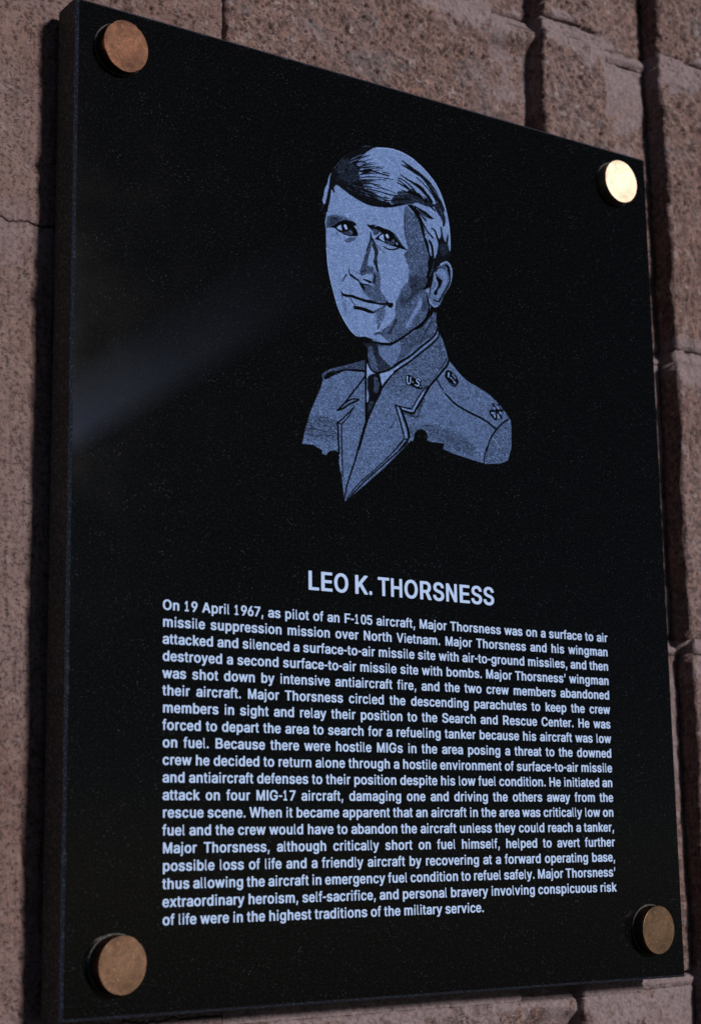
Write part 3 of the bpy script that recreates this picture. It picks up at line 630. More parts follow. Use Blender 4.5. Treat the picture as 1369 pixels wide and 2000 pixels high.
OPS = [
('Q',0.6,0.249,[3889,3668,3747,3727,3569,3792,3367,3865,3292,3919,3271,3986,3240,4097,3164,4256,3088,4414,3037,4568,2987,4721,2957,4840,3107,4832,3168,4856,3241,4878,3240,4931,3326,4931,3352,4876,3451,4864,3474,4956,3501,5121,3522,5329,3540,5473,3577,5470,3716,5350,3922,5180,4130,5008,4341,4812,4562,4601,4712,4703,5033,4708,5170,4681,5415,4719,5718,4761,5973,4732,6103,4672,6167,4506,6179,4231,6169,4141,6087,4038,5977,3938,5838,3843,5672,3775,5478,3712,5343,3619,5236,3522,5182,3484,5145,3355,5094,3227,5029,3113,4812,3114,4011,3376]),
('H',0.5,2.186,[5028,3147,5146,3309,5154,3489,4955,3742,4570,4085,4154,3968,4261,3821,4585,3530]),
('H',0.36,1.041,[3889,3668,3569,3792,3317,3894,3279,3974,3341,3933,3568,3846,3886,3815]),
('H',0.48,3.052,[3026,4496,3432,4475,3454,4684,3329,4763,3012,4697]),
('H',0.45,3.285,[4508,4444,4909,4371,5315,4430,5586,4576,5527,4672,5171,4648,5038,4553,4611,4540]),
('H',0.5,2.266,[5949,4283,6140,4145,6153,4508,5974,4710,5719,4739,5814,4458]),
('H',0.38,1.667,[5049,3270,5081,3320,5061,3406,5029,3390,5031,3328]),
('Q',0.4,0.289,[3855,3466,4127,3423,4271,3412,4539,3270,4785,3096,4897,2964,5004,2879,4999,3015,5030,3101,4917,3210,4697,3357,4479,3546,4264,3711,4158,3788,4054,3807,3952,3735,3919,3609,3926,3499]),
('H',0.46,1.112,[4900,2836,5000,2812,5007,2997,5002,3149,4882,3169,4870,3020]),
('H',0.64,1.075,[4100,3473,4196,3441,4316,3399,4422,3341,4436,3420,4410,3519,4351,3636,4277,3707,4191,3639,4113,3578,4091,3528]),
('H',0.14,1.277,[3772,3398,3959,3421,4069,3437,4091,3514,4106,3565,4152,3625,4269,3708,4252,3744,4188,3767,4077,3796,4033,3643,3997,3489,3925,3540,3907,3649,3852,3664,3824,3542,3778,3470]),
('P',0.42,0.283,[3933,3552,3973,3519,4019,3565,4064,3672,4085,3795,4029,3803,3968,3759,3930,3692]),
('H',0.34,1.068,[4089,3621,4191,3659,4269,3708,4188,3760,4093,3781,4063,3705]),
('L',0.16,(0.426,0.426),[3989,3510,4034,3596,4128,3622]),
('Q',0.88,0.141,[3910,3708,3925,3719,3952,3762,3998,3808,4061,3813,3989,3836,3946,3875,3928,3957,3903,4039,3901,3961]),
('Q',0.86,0.143,[4100,3800,4188,3787,4284,3746,4569,3549,4568,3596,4388,3724,4266,3829,4184,3920,4144,3966,4118,3897]),
('L',0.75,(1.464,1.098),[4409,3664,4573,3555,4698,3441,4866,3313,4993,3190,5020,3130]),
('L',0,(1.315,1.315),[4328,3679,4410,3620,4574,3521,4740,3380,4909,3244,4986,3163,5013,3097]),
('L',0,(1.171,1.171),[4326,3753,4408,3701,4572,3589,4780,3421,4924,3304,5022,3206,5041,3141,5025,3095]),
('L',0,(1.283,1.283),[3923,3633,3941,3723,3983,3784,4061,3809,4156,3781,4236,3746,4350,3673,4456,3600,4570,3521]),
('L',0,(1.074,1.074),[4147,3982,4225,3875,4307,3789,4429,3684,4568,3589]),
('L',0.68,(0.739,0.739),[4965,2887,4921,2977,4869,3041,4816,3179]),
('L',0.16,(0.887,0.887),[4938,2961,4894,3051,4833,3157]),
('L',0.66,(0.812,0.812),[4917,2982,4848,3083,4804,3179]),
('L',0.2,(1.102,1.102),[4864,3094,4820,3176,4777,3258,4742,3325]),
('Q',0.05,0.212,[3942,3876,3982,3837,4045,3820,4084,3819,4106,3885,4127,4008,3915,4037,3928,3957]),
('P',0.05,0.211,[3935,3866,4100,3842,4122,3945,4112,4026,4063,4112,4006,4212,3949,4325,3908,4422,3892,4424,3896,4227,3928,4190,3938,4103,3924,4039]),
('P',0.33,0.353,[4020,3864,4075,3883,4096,3979,4056,4018,4018,3964]),
('P',0.32,0.353,[4029,3872,4087,3897,4093,3989,4056,4060,4009,4054,4019,3960]),
('P',0.2,0.421,[3936,4202,4006,4186,3965,4271,3917,4329]),
('P',0.8,0.14,[3904,4058,3923,4072,3931,4130,3909,4193,3899,4188]),
('L',0.6,(0.492,0.492),[3915,3902,3906,4048]),
('L',0,(1.55,1.55),[3916,3541,3911,3648,3898,3730,3890,4041]),
('L',0,(1.259,1.259),[3894,3898,3890,4176,3886,4373,3885,4484]),
('L',0,(1.388,1.388),[3887,4477,3842,4607,3809,4709,3769,4808]),
('L',0,(1.304,0.858),[3872,4482,3810,4661,3717,4949,3606,5236,3558,5409,3547,5483]),
('L',0,(1.129,1.129),[4246,3854,4194,3908,4132,3997,4095,4081,4038,4175,3989,4267,3936,4366,3891,4477]),
('L',0,(1.205,1.205),[4084,3809,4106,3885,4128,3982]),
('L',0,(1.205,1.205),[4088,3864,4118,3939,4122,4011]),
('P',0,0.173,[3278,3988,3316,3937,3377,3892,3469,3872,3577,3833,3731,3810,3887,3799,3886,3822,3731,3838,3592,3851,3499,3897,3407,3943,3315,3997]),
('L',0.7,(0.413,0.207),[3270,3996,3263,3945,3347,3887,3454,3845,3547,3808]),
('L',0,(1.112,1.112),[3885,3874,3821,3962,3726,4074,3616,4207,3554,4281,3469,4364]),
('L',0,(1.107,1.107),[3469,4364,3553,4326,3646,4262,3723,4222,3786,4187]),
('L',0,(0.903,0.903),[3600,4242,3654,4208,3716,4186,3786,4185]),
('L',0,(0.897,0.897),[3715,4277,3691,4313,3613,4389,3551,4449,3466,4518]),
('L',0.05,(0.69,0.69),[3699,4299,3643,4398,3581,4471,3527,4526]),
('L',0,(1.299,1.299),[3466,4518,3476,4614,3477,4742,3486,4889]),
('L',0,(0.686,0.686),[3481,4519,3534,4527]),
('L',0.04,(0.889,0.889),[3526,4536,3524,4672,3528,4865,3531,5165]),
('L',0.04,(0.815,0.815),[3506,5131,3523,5287,3540,5453]),
('L',0.2,(0.509,0.509),[3173,4517,3307,4526]),
('L',0.2,(0.506,0.506),[3023,4633,3112,4634,3223,4639]),
('L',0.2,(0.504,0.504),[3014,4704,3111,4717]),
('L',0.2,(0.51,0.51),[3245,4694,3410,4686]),
('L',0.2,(0.505,0.505),[3038,4599,3112,4603]),
('L',0.2,(0.51,0.51),[3211,4477,3293,4469]),
('L',0.2,(0.509,0.509),[3261,4647,3336,4644]),
('L',0.2,(0.51,0.51),[3277,4575,3337,4580]),
('L',0.2,(0.506,0.506),[3140,4720,3207,4719]),
('L',0.2,(0.511,0.511),[3367,4550,3381,4638]),
('L',0.2,(0.509,0.509),[3304,4738,3364,4782]),
('L',0.02,(0.859,0.859),[4330,4182,4449,4190,4574,4197]),
('L',0.1,(0.869,0.869),[4578,4197,4654,4084,4738,3965,4823,3866]),
('L',0.1,(0.957,0.957),[4815,3911,4926,3767,5029,3643,5107,3536,5151,3461]),
('L',0.3,(2.168,2.168),[4632,4288,4681,4262,4708,4171,4776,4054]),
('L',0.28,(1.794,1.794),[4480,4262,4624,4286]),
('L',0,(1.661,1.661),[4393,4207,4488,4240,4609,4245,4634,4208,4718,4089,4821,3933,4889,3836]),
('L',0.02,(1.475,1.475),[4857,3879,4976,3753,5079,3636,5152,3556,5184,3483]),
('L',0.45,(0.811,0.811),[4858,3851,4960,3728,5063,3611,5133,3525,5164,3466]),
('L',0.76,(1.427,1.427),[4377,4215,4429,4355,4496,4565]),
('L',0.8,(1.081,1.081),[4433,4211,4585,4224,4618,4193,4677,4101,4771,3967]),
('L',0,(1.069,1.069),[4330,4182,4375,4302,4412,4410,4456,4570]),
('L',0,(1.93,1.93),[4424,4229,4462,4324,4515,4457,4532,4561]),
('L',0,(0.784,0.784),[4451,4596,4527,4584]),
('L',0.04,(0.922,0.922),[4451,4597,4381,4672,4308,4759]),
('L',0,(1.138,1.138),[4519,4589,4453,4663,4379,4750]),
('L',0.08,(0.764,0.764),[4437,4627,4237,4824,3975,5058,3769,5229,3590,5426]),
('L',0.02,(0.906,0.906),[4516,4628,4342,4779,4078,5003,3819,5223,3577,5470]),
('L',0.35,(1.064,1.064),[4342,4353,4251,4483]),
('L',0.42,(1.062,1.062),[4241,4260,4183,4354]),
('L',0,(1.03,1.03),[4988,3758,5040,3832,5080,3881]),
('L',0,(1.269,1.493),[5120,3926,5201,3993,5299,4051,5407,4091,5532,4129,5658,4161,5768,4201,5844,4240,5928,4288]),
('L',0,(1.14,1.14),[5928,4291,5991,4228,6063,4170,6130,4127]),
('L',0,(1.129,1.129),[5928,4291,5855,4376,5809,4464,5757,4586]),
('L',0.05,(0.971,0.971),[5764,4536,5723,4649,5704,4768]),
('P',0.03,0.186,[5146,3619,5196,3612,5271,3649,5323,3703,5330,3764,5273,3816,5207,3802,5142,3750,5115,3685]),
('L',0.85,(1.26,1.26),[5179,3649,5173,3694]),
('L',0.75,(0.742,0.742),[5202,3700,5263,3739]),
('L',0.75,(0.743,0.743),[5237,3657,5286,3702]),
('L',0.8,(1.114,1.114),[5263,3756,5279,3761]),
('L',0.5,(0.371,0.371),[5134,3730,5183,3778,5257,3795,5308,3774]),
('H',0.45,1.139,[5827,3993,5881,3952,5976,3946,6052,4012,6030,4126,5941,4165,5840,4116]),
('L',0,(1.442,1.442),[5946,4047,5881,3955]),
('L',0,(1.445,1.445),[5946,4040,5980,3952]),
('L',0,(1.446,1.446),[5946,4040,6043,4020]),
('L',0,(1.444,1.444),[5951,4046,6025,4123]),
('L',0,(1.441,1.441),[5946,4047,5929,4160]),
('L',0,(1.439,1.439),[5946,4040,5833,4062,5874,4125,5912,4155]),
('L',0.85,(1.138,1.138),[5900,4004,5913,4020]),
('L',0.85,(1.136,1.136),[5863,4079,5893,4075]),
('L',0.85,(1.136,1.136),[5905,4101,5913,4124]),
('L',0.85,(1.139,1.139),[5962,4086,5973,4123]),
('L',0.85,(1.141,1.141),[5994,4051,6006,4063]),
('L',0.85,(1.141,1.141),[5964,3982,5967,4002]),
('Q',0,0.145,[4510,3770,4567,3758,4607,3779,4647,3797,4689,3774,4741,3801,4735,3862,4763,3892,4749,3924,4668,3926,4596,3902,4499,3892,4491,3830]),
('L',0.9,(0.938,0.794),[4526,3788,4524,3859,4544,3877,4569,3859,4579,3790]),
('L',0.85,(0.868,0.868),[4607,3843,4612,3850]),
('L',0.9,(0.871,0.871),[4722,3813,4692,3794,4667,3814,4683,3836,4707,3849,4689,3885,4645,3878]),
('L',0.85,(0.872,0.872),[4728,3890,4731,3896]),
('Q',0,0.289,[4542,4637,4583,4605,4604,4576,4618,4501,4668,4455,4725,4434,4789,4453,4821,4496,4810,4571,4883,4582,5047,4575,5084,4584,5067,4613,5062,4647,5152,4670,5175,4708,5307,4726,5582,4762,5573,5006,4449,5128,4409,4824,4459,4733,4508,4687]),
('L',0.25,(0.725,0.725),[4750,4391,4832,4374,4922,4376]),
('Q',0,0.27,[2917,4843,3124,4830,3161,4858,3235,4887,3242,4931,3301,4940,3332,4888,3392,4875,3408,4860,3468,4878,3486,4892,3482,5171,2811,5245,2815,4855]),
('H',0.12,3.019,[2967,4963,3034,4924,3182,4919,3197,4955,3070,4957]),
('Q',0.8,0.291,[3483,1504,3410,1583,3366,1773,3341,1926,3324,1995,3337,2107,3336,2271,3349,2431,3365,2590,3393,2731,3425,2839,3460,2962,3514,3098,3553,3172,3605,3244,3660,3308,3725,3366,3790,3392,3904,3373,4019,3391,4133,3410,4250,3392,4407,3310,4567,3205,4729,3093,4831,3001,4895,2882,4928,2793,4900,2696,4904,2587,4951,2367,5016,2237,5223,2147,5264,1968,5265,1796,5249,1661,5195,1413,5128,1254,5050,1132,4950,1041,4810,942,4670,869,4530,832,4390,820,4231,834,4073,870,3954,962,3678,1276,3484,1484]),
('L',0.95,(0.491,0.351),[3343,2335,3365,2590,3425,2839,3514,3098,3660,3308,3771,3391]),
('L',0.95,(0.604,0.378),[4112,861,4390,820,4670,873,4950,1046,5128,1263,5240,1611,5258,1900,5246,2074]),
('P',0.82,0.178,[3434,1335,3406,1375,3382,1428,3369,1492,3329,1569,3308,1675,3288,1740,3315,1776,3334,1758,3363,1664,3387,1563,3401,1452,3413,1394]),
('P',0.46,0.334,[4541,1579,4583,1539,4631,1581,4713,1635,4745,1678,4791,1788,4821,1901,4860,2005,4899,2096,4912,2205,4901,2305,4872,2428,4590,2514,4593,2389,4563,2312,4532,2248,4517,2189,4567,2145,4573,2088,4554,2022,4532,1930,4518,1821,4530,1679]),
('L',0.3,(1.297,0.741),[4542,1677,4543,1816,4556,1925,4594,2056,4651,2087]),
('L',0.32,(1.476,1.476),[4550,2183,4588,2265]),
('Q',0.47,0.366,[4554,2255,4592,2379,4593,2469,4563,2550,4495,2624,4436,2716,4393,2820,4375,2898,4365,3001,4347,3059,4289,3143,4183,3227,4094,3295,4259,3384,4421,3331,4669,3149,4838,2984,4882,2887,4892,2810,4879,2708,4848,2617,4904,2427,4893,2220,4695,2215]),
('H',0.24,2.209,[4597,2475,4688,2445,4804,2438,4870,2454,4850,2561,4765,2631,4714,2695,4631,2751,4513,2881,4465,2869,4434,2799,4494,2700,4586,2573]),
('H',0.45,2.199,[4511,2649,4602,2619,4624,2697,4565,2763,4484,2770]),
('H',0.42,1.672,[4726,2292,4859,2268,4872,2391,4771,2437,4706,2393]),
('H',0.76,1.1,[4737,2747,4767,2724,4790,2793,4725,2907,4648,3022,4563,3139,4509,3181,4523,3125,4591,3018,4642,2921,4702,2842]),
('H',0.32,1.775,[4795,2764,4869,2751,4858,2850,4774,2905]),
('L',0.18,(0.89,0.89),[4864,2642,4874,2744]),
('L',0.2,(1.443,1.443),[4372,3092,4330,3160,4280,3229,4248,3268]),
('L',0.25,(1.145,1.145),[4122,3167,4089,3240]),
('L',0.3,(1.429,1.429),[4040,3321,4104,3291,4159,3289]),
('L',0.36,(1.077,1.077),[4160,3262,4241,3195]),
('P',0.62,0.225,[5111,2221,5163,2180,5197,2167,5239,2191,5271,2241,5281,2316,5265,2404,5229,2494,5175,2573,5131,2637,5095,2713,5060,2774,5009,2807,4967,2811,4926,2790,4902,2753,4874,2723,4876,2667,4916,2591,4951,2508,4971,2415,4999,2326,5051,2260]),
('L',0.9,(0.907,0.227),[5094,2224,5163,2180,5205,2170,5243,2197,5271,2248,5278,2317,5261,2404,5229,2494]),
('P',0.03,0.151,[5153,2215,5204,2204,5237,2233,5250,2294,5245,2376,5224,2362,5206,2295,5186,2242]),
('L',0.12,(1.278,1.278),[5241,2373,5230,2438,5194,2507,5141,2586,5097,2657,5062,2711]),
('P',0.74,0.225,[5040,2325,5092,2288,5151,2291,5191,2340,5198,2409,5152,2508,5108,2592,5063,2663,5013,2685,4972,2658,5031,2640,5049,2582,5101,2531,5129,2456,5131,2386,5072,2375,5031,2355]),
('L',0.08,(0.978,0.602),[5007,2331,5050,2281,5110,2256,5160,2268]),
('L',0.3,(0.755,0.755),[5127,2232,5169,2253,5193,2290]),
('P',0.02,0.15,[5014,2365,5021,2426,5048,2491,5021,2559,4973,2623,4989,2648,5024,2635,5041,2569,5085,2520,5110,2459,5113,2431,5071,2410,5043,2381]),
('L',0.6,(0.45,0.45),[5022,2384,5072,2396,5113,2410]),
('L',0.78,(1.271,0.897),[4993,2369,5003,2443,5037,2500,4991,2564,4952,2619]),
('L',0.05,(1.044,1.044),[4974,2716,5011,2727,5057,2723]),
('L',0.35,(1.115,1.115),[4923,2604,4897,2664,4912,2703]),
('L',0.85,(0.967,0.967),[4887,2721,4927,2769,4976,2804,5026,2787]),
('L',0,(0.817,0.817),[4873,2751,4918,2802,4967,2823,5034,2815]),
('L',0,(1.252,1.252),[4875,2702,4892,2810,4880,2888,4838,2984,4753,3074,4652,3151,4569,3219]),
('L',0,(1.301,1.807),[4578,3212,4439,3312,4341,3375,4260,3416]),
('L',0,(1.919,0.533),[4260,3413,4156,3424,4053,3426,3959,3418,3865,3406,3764,3395]),
('Q',0.05,0.181,[3450,1304,3538,1175,3642,1062,3778,969,3891,895,4020,862,4068,861,4019,893,3970,940,3937,978,3880,1022,3775,1108,3822,1153,3869,1185,3836,1275,3850,1341,3897,1386,3928,1442,4006,1501,4150,1554,4328,1556,4327,1612,4164,1642,4035,1654,3924,1643,3813,1611,3688,1568,3594,1520,3517,1485,3482,1492,3454,1508,3484,1598,3453,1584,3424,1549,3413,1653,3363,1867,3302,1880,3359,1665,3396,1521,3409,1409]),
('L',0,(1.413,0.707),[3345,1784,3325,1876,3316,1918]),
('L',0.12,(1.059,1.059),[3288,1747,3303,1812,3263,1867]),
('P',0.14,1.084,[3537,1203,3665,1105,3775,1150,3836,1233,3850,1355,3706,1413,3550,1378]),
('L',0,(0.952,0.381),[3888,1049,3936,1017,4017,985]),
('L',0.04,(1.458,0.583),[3775,1150,3855,1105,3959,1095]),
('L',0,(0.953,0.381),[3853,1188,3974,1151,4095,1121,4208,1121]),
('L',0.02,(1.396,0.558),[3868,1230,3997,1184,4118,1186,4239,1194,4304,1198]),
('L',0.1,(0.592,0.237),[4215,1165,4312,1161]),
('L',0,(0.734,0.294),[3891,1305,4011,1268,4173,1247,4310,1231]),
('L',0.02,(0.733,0.293),[3882,1341,4010,1320,4172,1272,4262,1266]),
('L',0.1,(1.462,0.585),[3889,1378,4009,1359,4171,1349]),
('L',0,(0.736,0.294),[4073,1369,4194,1378,4307,1389]),
('L',0,(0.954,0.381),[3960,1442,4088,1436,4209,1438,4305,1438]),
('L',0,(0.879,0.352),[3927,1477,4071,1488,4191,1504,4304,1501]),
('L',0.03,(0.952,0.381),[3966,1510,4126,1532,4303,1529]),
('L',0,(1.099,0.439),[4005,1564,4125,1570,4303,1550]),
('L',0.08,(1.092,0.437),[3848,1438,3967,1461,4071,1474]),
('L',0.6,(0.582,0.291),[3711,1150,3823,1084,3936,1038]),
('L',0.55,(0.547,0.273),[3728,1105,3840,1031,3937,989]),
('L',0.6,(0.803,0.401),[3822,1153,3918,1118,3983,1111]),
('L',0.28,(0.362,0.181),[3694,1244,3790,1195]),
('L',0.3,(0.36,0.18),[3658,1486,3767,1524]),
('L',0.5,(0.583,0.292),[3890,1360,4010,1336]),
('L',0.6,(0.438,0.219),[3910,1522,4070,1536,4207,1536]),
('L',0.5,(0.437,0.219),[3863,1483,4006,1501,4127,1511]),
('L',0.25,(0.359,0.179),[3497,1294,3552,1261]),
('L',0.25,(0.36,0.18),[3597,1382,3691,1389]),
('L',0.22,(0.36,0.18),[3575,1277,3629,1320]),
('L',0.4,(0.437,0.218),[3835,1282,3932,1254]),
('L',0.25,(0.323,0.161),[3510,1421,3565,1403]),
('L',0.35,(0.36,0.18),[3474,1272,3553,1172,3633,1085]),
('L',0.4,(0.44,0.22),[3899,896,3972,869,4028,860]),
('L',0.02,(0.74,0.444),[4233,1164,4314,1160]),
('L',0.02,(0.74,0.444),[4232,1189,4305,1190]),
('L',0.02,(0.518,0.311),[4231,1245,4378,1227]),
('L',0.02,(0.591,0.355),[4227,1385,4325,1393,4414,1409]),
('L',0.02,(0.961,0.577),[4226,1441,4348,1443,4438,1428]),
('L',0.02,(0.736,0.442),[4224,1546,4330,1521]),
('L',0.02,(0.552,0.331),[4225,1490,4314,1499]),
('Q',0,0.148,[4206,1597,4345,1568,4469,1516,4593,1476,4592,1512,4467,1562,4344,1606,4205,1639]),
('Q',0.15,0.299,[4330,1517,4372,1452,4438,1425,4431,1377,4497,1356,4588,1351,4622,1301,4689,1287,4754,1337,4853,1394,4928,1393,5019,1430,5019,1459,4968,1476,4867,1479,4800,1468,4734,1461,4667,1496,4584,1513,4468,1530,4329,1559]),
('L',0.03,(0.752,2.633),[4495,1139,4584,1176,4691,1209,4806,1262,4888,1316,4970,1398]),
('L',0.03,(0.748,1.122),[4452,1190,4542,1206,4640,1255,4722,1316]),
('L',0.03,(0.747,1.12),[4452,1218,4541,1255,4622,1301]),
('L',0.03,(0.746,1.491),[4434,1254,4516,1275,4598,1300]),
('L',0.03,(0.56,0.933),[4498,1338,4621,1358]),
('L',0.03,(2.255,3.383),[4621,1344,4770,1355,4886,1401]),
('L',0.03,(1.888,2.265),[4699,1214,4807,1241,4938,1355,4970,1398]),
('L',0.03,(0.751,1.502),[4516,947,4590,970,4688,1015]),
('L',0.03,(0.751,1.877),[4515,1000,4605,1023,4704,1047]),
('L',0.03,(0.601,0.901),[4556,984,4663,1017]),
('L',0.03,(0.682,1.136),[4744,1120,4842,1177,4933,1243,5006,1320,5063,1400]),
('L',0.03,(0.743,1.114),[4338,1515,4470,1474,4619,1436]),
('L',0.35,(0.445,0.445),[4372,1473,4471,1439]),
('L',0.4,(0.446,0.446),[4447,1402,4554,1400]),
('L',0.4,(0.375,0.375),[4636,1418,4735,1433]),
('L',0.3,(0.376,0.376),[4753,1387,4851,1444]),
('L',0.8,(0.678,0.678),[4706,1277,4788,1323,4861,1382]),
('L',0.55,(0.453,0.453),[4822,1302,4879,1339]),
('L',0.5,(0.447,0.447),[4505,1382,4596,1377]),
('P',0.05,0.19,[4688,1019,4746,1019,4829,1059,4936,1121,5002,1178,5059,1244,5107,1320,5156,1402,5183,1482,5102,1499,5079,1418,5023,1330,4958,1244,4893,1173,4811,1105,4695,1067]),
('L',0.4,(0.532,0.532),[4951,1175,5025,1244,5099,1321]),
('L',0.3,(0.456,0.456),[5055,1366,5095,1443]),
('P',0.13,0.266,[5020,1424,5147,1398,5162,1480,5192,1588,5181,1675,5146,1703,5140,1626,5083,1553,5034,1492]),
('L',0,(1.136,1.136),[4951,1467,5025,1515]),
('L',0.05,(1.137,1.895),[5120,1723,5130,1812,5141,1867,5181,1930]),
('L',0.4,(0.457,0.457),[5103,1464,5151,1553]),
('Q',0.07,0.264,[5064,1910,5103,1860,5128,1756,5146,1852,5181,1930,5205,1840,5228,1779,5236,1848,5219,1936,5238,1996,5263,2027,5260,2098,5233,2145,5182,2165,5131,2186,5062,2233,4993,2288,4958,2336,4922,2440,4847,2454,4909,2303,4922,2161,4948,2129,4997,2154,5041,2083,5061,1995]),
('P',0.16,0.757,[5087,1962,5207,1925,5229,2033,5117,2097]),
('Q',0,0.15,[4584,1521,4667,1504,4747,1586,4804,1652,4827,1710,4846,1770,4848,1840,4872,1891,4910,1996,4922,2091,4947,2157,4962,2224,4922,2440,4855,2452,4910,2268,4906,2129,4867,2032,4825,1900,4791,1788,4745,1671,4680,1600]),
('L',0.78,(1.2,0.562),[4867,1892,4919,1966,4934,2040,4940,2130]),
('L',0,(1.877,1.877),[4928,1943,4964,2006,4977,2137]),
('L',0.78,(1.881,0.564),[4980,1905,5019,1989,5025,2072,5002,2154]),
('Q',0,0.15,[4683,1501,4782,1530,4881,1559,4939,1589,5014,1625,4946,1639,4863,1627,4788,1599,4707,1552]),
('L',0.5,(0.526,0.526),[4732,1540,4814,1586,4896,1619]),
('L',0.05,(1.126,0.75),[4715,1564,4796,1618,4886,1670]),
('L',0,(0.977,1.315),[4811,1693,4851,1755,4907,1828,4980,1884]),
('L',0,(0.752,0.376),[4829,1647,4890,1698]),
('L',0.03,(0.906,1.887),[4967,1760,5017,1785,5048,1857,5080,1921]),
('L',0.3,(0.45,0.45),[4830,1752,4865,1836,4905,1885]),
('P',0.03,0.186,[4894,2206,5011,2184,4974,2309,4946,2419,4934,2518,4908,2565,4816,2610,4799,2601,4851,2540,4878,2452,4894,2345]),
('L',0.35,(0.412,0.412),[4994,2201,4966,2283,4921,2410]),
('H',0.42,1.281,[3363,1929,3448,1885,3542,1872,3619,1884,3713,1906,3783,1933,3775,1962,3681,1953,3587,1931,3517,1966,3477,2007,3415,2040,3345,2074,3350,1985]),
('H',0.25,1.596,[3393,1943,3510,1906,3572,1921,3509,1967,3415,2033,3377,2014]),
('Q',0,0.161,[3341,2072,3415,2040,3477,2007,3517,1969,3587,1928,3650,1915,3729,1916,3790,1931,3777,1963,3751,1968,3786,2000,3809,2044,3816,2085,3788,2097,3678,2116,3600,2112,3522,2086,3461,2053,3407,2059]),
('Q',0.88,0.107,[3496,2044,3524,2012,3563,1990,3569,2023,3576,2069,3523,2059]),
('P',0.26,0.179,[3600,2078,3648,2065,3687,2030,3726,2033,3737,2071,3702,2100,3631,2102]),
('L',0.55,(1.145,1.145),[3706,2050,3718,2068]),
('L',0.95,(2.141,1.784),[3625,1998,3639,2023]),
('L',0.7,(0.285,0.285),[3561,2092,3647,2120,3756,2107]),
('H',0.42,1.071,[3606,2185,3646,2157,3709,2131,3780,2117,3748,2164,3676,2199,3629,2201]),
('L',0.3,(0.496,0.496),[3484,2094,3499,2125,3522,2141]),
('Q',0,0.164,[3954,1905,3998,1912,4062,1891,4142,1896,4206,1910,4295,1917,4351,1937,4399,1969,4447,2022,4494,2076,4566,2131,4493,2131,4395,2122,4314,2120,4250,2109,4154,2086,4098,2083,4066,2082,4115,2032,4180,1978,4152,1976,4099,2014,4059,2029,4044,1984,3997,1952,3966,1931]),
('P',0.36,0.182,[4029,1956,4093,1947,4169,1963,4116,2004,4067,2024]),
('L',0.05,(0.509,0.509),[4092,2002,4141,1958]),
('Q',0.88,0.109,[4131,2053,4155,2017,4203,1987,4205,2021,4220,2090,4170,2072]),
('P',0.28,0.183,[4226,2079,4259,2052,4307,2070,4349,2021,4385,2048,4355,2099,4290,2111]),
('L',0.95,(2.194,1.829),[4257,1997,4270,2015]),
('L',0.85,(1.25,0.735),[4406,2072,4421,2083]),
('P',0.2,0.294,[4352,1951,4408,1981,4479,2065,4455,2069,4399,2011]),
('L',0,(0.951,0.951),[4201,2152,4257,2171,4313,2172,4370,2158,4436,2125]),
('L',0.25,(0.727,0.436),[4104,2150,4167,2214,4231,2236]),
('L',0.12,(0.738,0.738),[4518,2120,4570,2134]),
('L',0.9,(0.51,0.182),[4070,1910,4142,1889,4206,1900]),
('H',0.3,1.079,[3994,2103,4018,2105,4008,2182,3990,2268,3956,2376,3955,2445,4026,2459,4033,2485,3905,2569,3889,2589,3838,2574,3851,2498,3893,2388,3935,2278,3969,2163]),
('P',0.15,0.289,[4000,2006,4019,2050,4058,2098,4096,2166,4120,2243,4102,2315,4107,2417,4121,2503,4097,2507,4066,2438,4044,2381,4061,2295,4053,2229,4017,2154,3994,2103,4001,2047]),
('L',0.1,(0.724,1.086),[4004,2005,4026,2083]),
('L',0.1,(0.577,0.866),[3997,2116,3943,2249]),
('L',0.5,(1.447,0.723),[4025,2124,4024,2193]),
('H',0.36,1.076,[3856,2494,3905,2403,3944,2396,3951,2456,4038,2453,4029,2537,3917,2564,3869,2593,3839,2551]),
('L',0.15,(1.073,1.073),[3855,2548,3902,2526]),
('L',0.08,(1.445,0.867),[4052,2376,4087,2424,4110,2481]),
('L',0.1,(1.44,1.44),[4045,2541,4064,2578,4046,2649]),
('H',0.44,1.513,[4037,2515,4125,2513,4146,2645,4120,2717,4018,2668,4027,2598]),
('L',0.06,(1.296,1.296),[4048,2547,4064,2578,4046,2642]),
('P',0.8,0.215,[3901,2587,3965,2555,4012,2574,4019,2627,3963,2630,3900,2628]),
('Q',0.02,0.142,[3672,2598,3705,2602,3759,2633,3821,2656,3830,2678,3797,2675,3727,2649,3679,2624]),
('L',0.3,(0.428,0.428),[3729,2551,3838,2578]),
('Q',0.02,0.143,[3869,2633,3932,2632,4003,2642,4012,2663,3978,2673,3900,2648]),
('P',0.85,0.143,[3860,2659,3900,2655,3955,2674,3915,2685,3876,2680]),
('L',0.08,(1.071,1.071),[3821,2676,3852,2701,3899,2704,3954,2699]),
('L',0.2,(0.933,0.717),[3954,2699,4009,2710,4048,2737]),
('P',0.06,0.214,[3820,2689,3859,2703,3898,2723,3915,2767,3889,2780,3851,2751]),
('H',0.44,1.293,[3898,2723,4025,2707,4105,2693,4144,2734,4190,2793,4237,2846,4260,2873,4172,2902,4084,2900,3990,2872,3928,2832,3865,2789]),
('L',0.22,(0.709,0.709),[3667,2549,3675,2598]),
('L',0.32,(0.919,0.919),[3634,2622,3602,2668,3572,2717]),
('L',0.3,(0.716,0.358),[3944,2802,4054,2851]),
('Q',0,0.143,[3536,2827,3549,2845,3575,2875,3645,2876,3723,2868,3817,2885,3942,2894,3990,2886,4100,2904,4212,2891,4229,2861,4260,2876,4333,2867,4332,2905,4299,2938,4267,2936,4235,2915,4131,2927,4052,2927,3941,2932,3847,2922,3753,2911,3691,2903,3621,2912,3560,2903,3545,2865]),
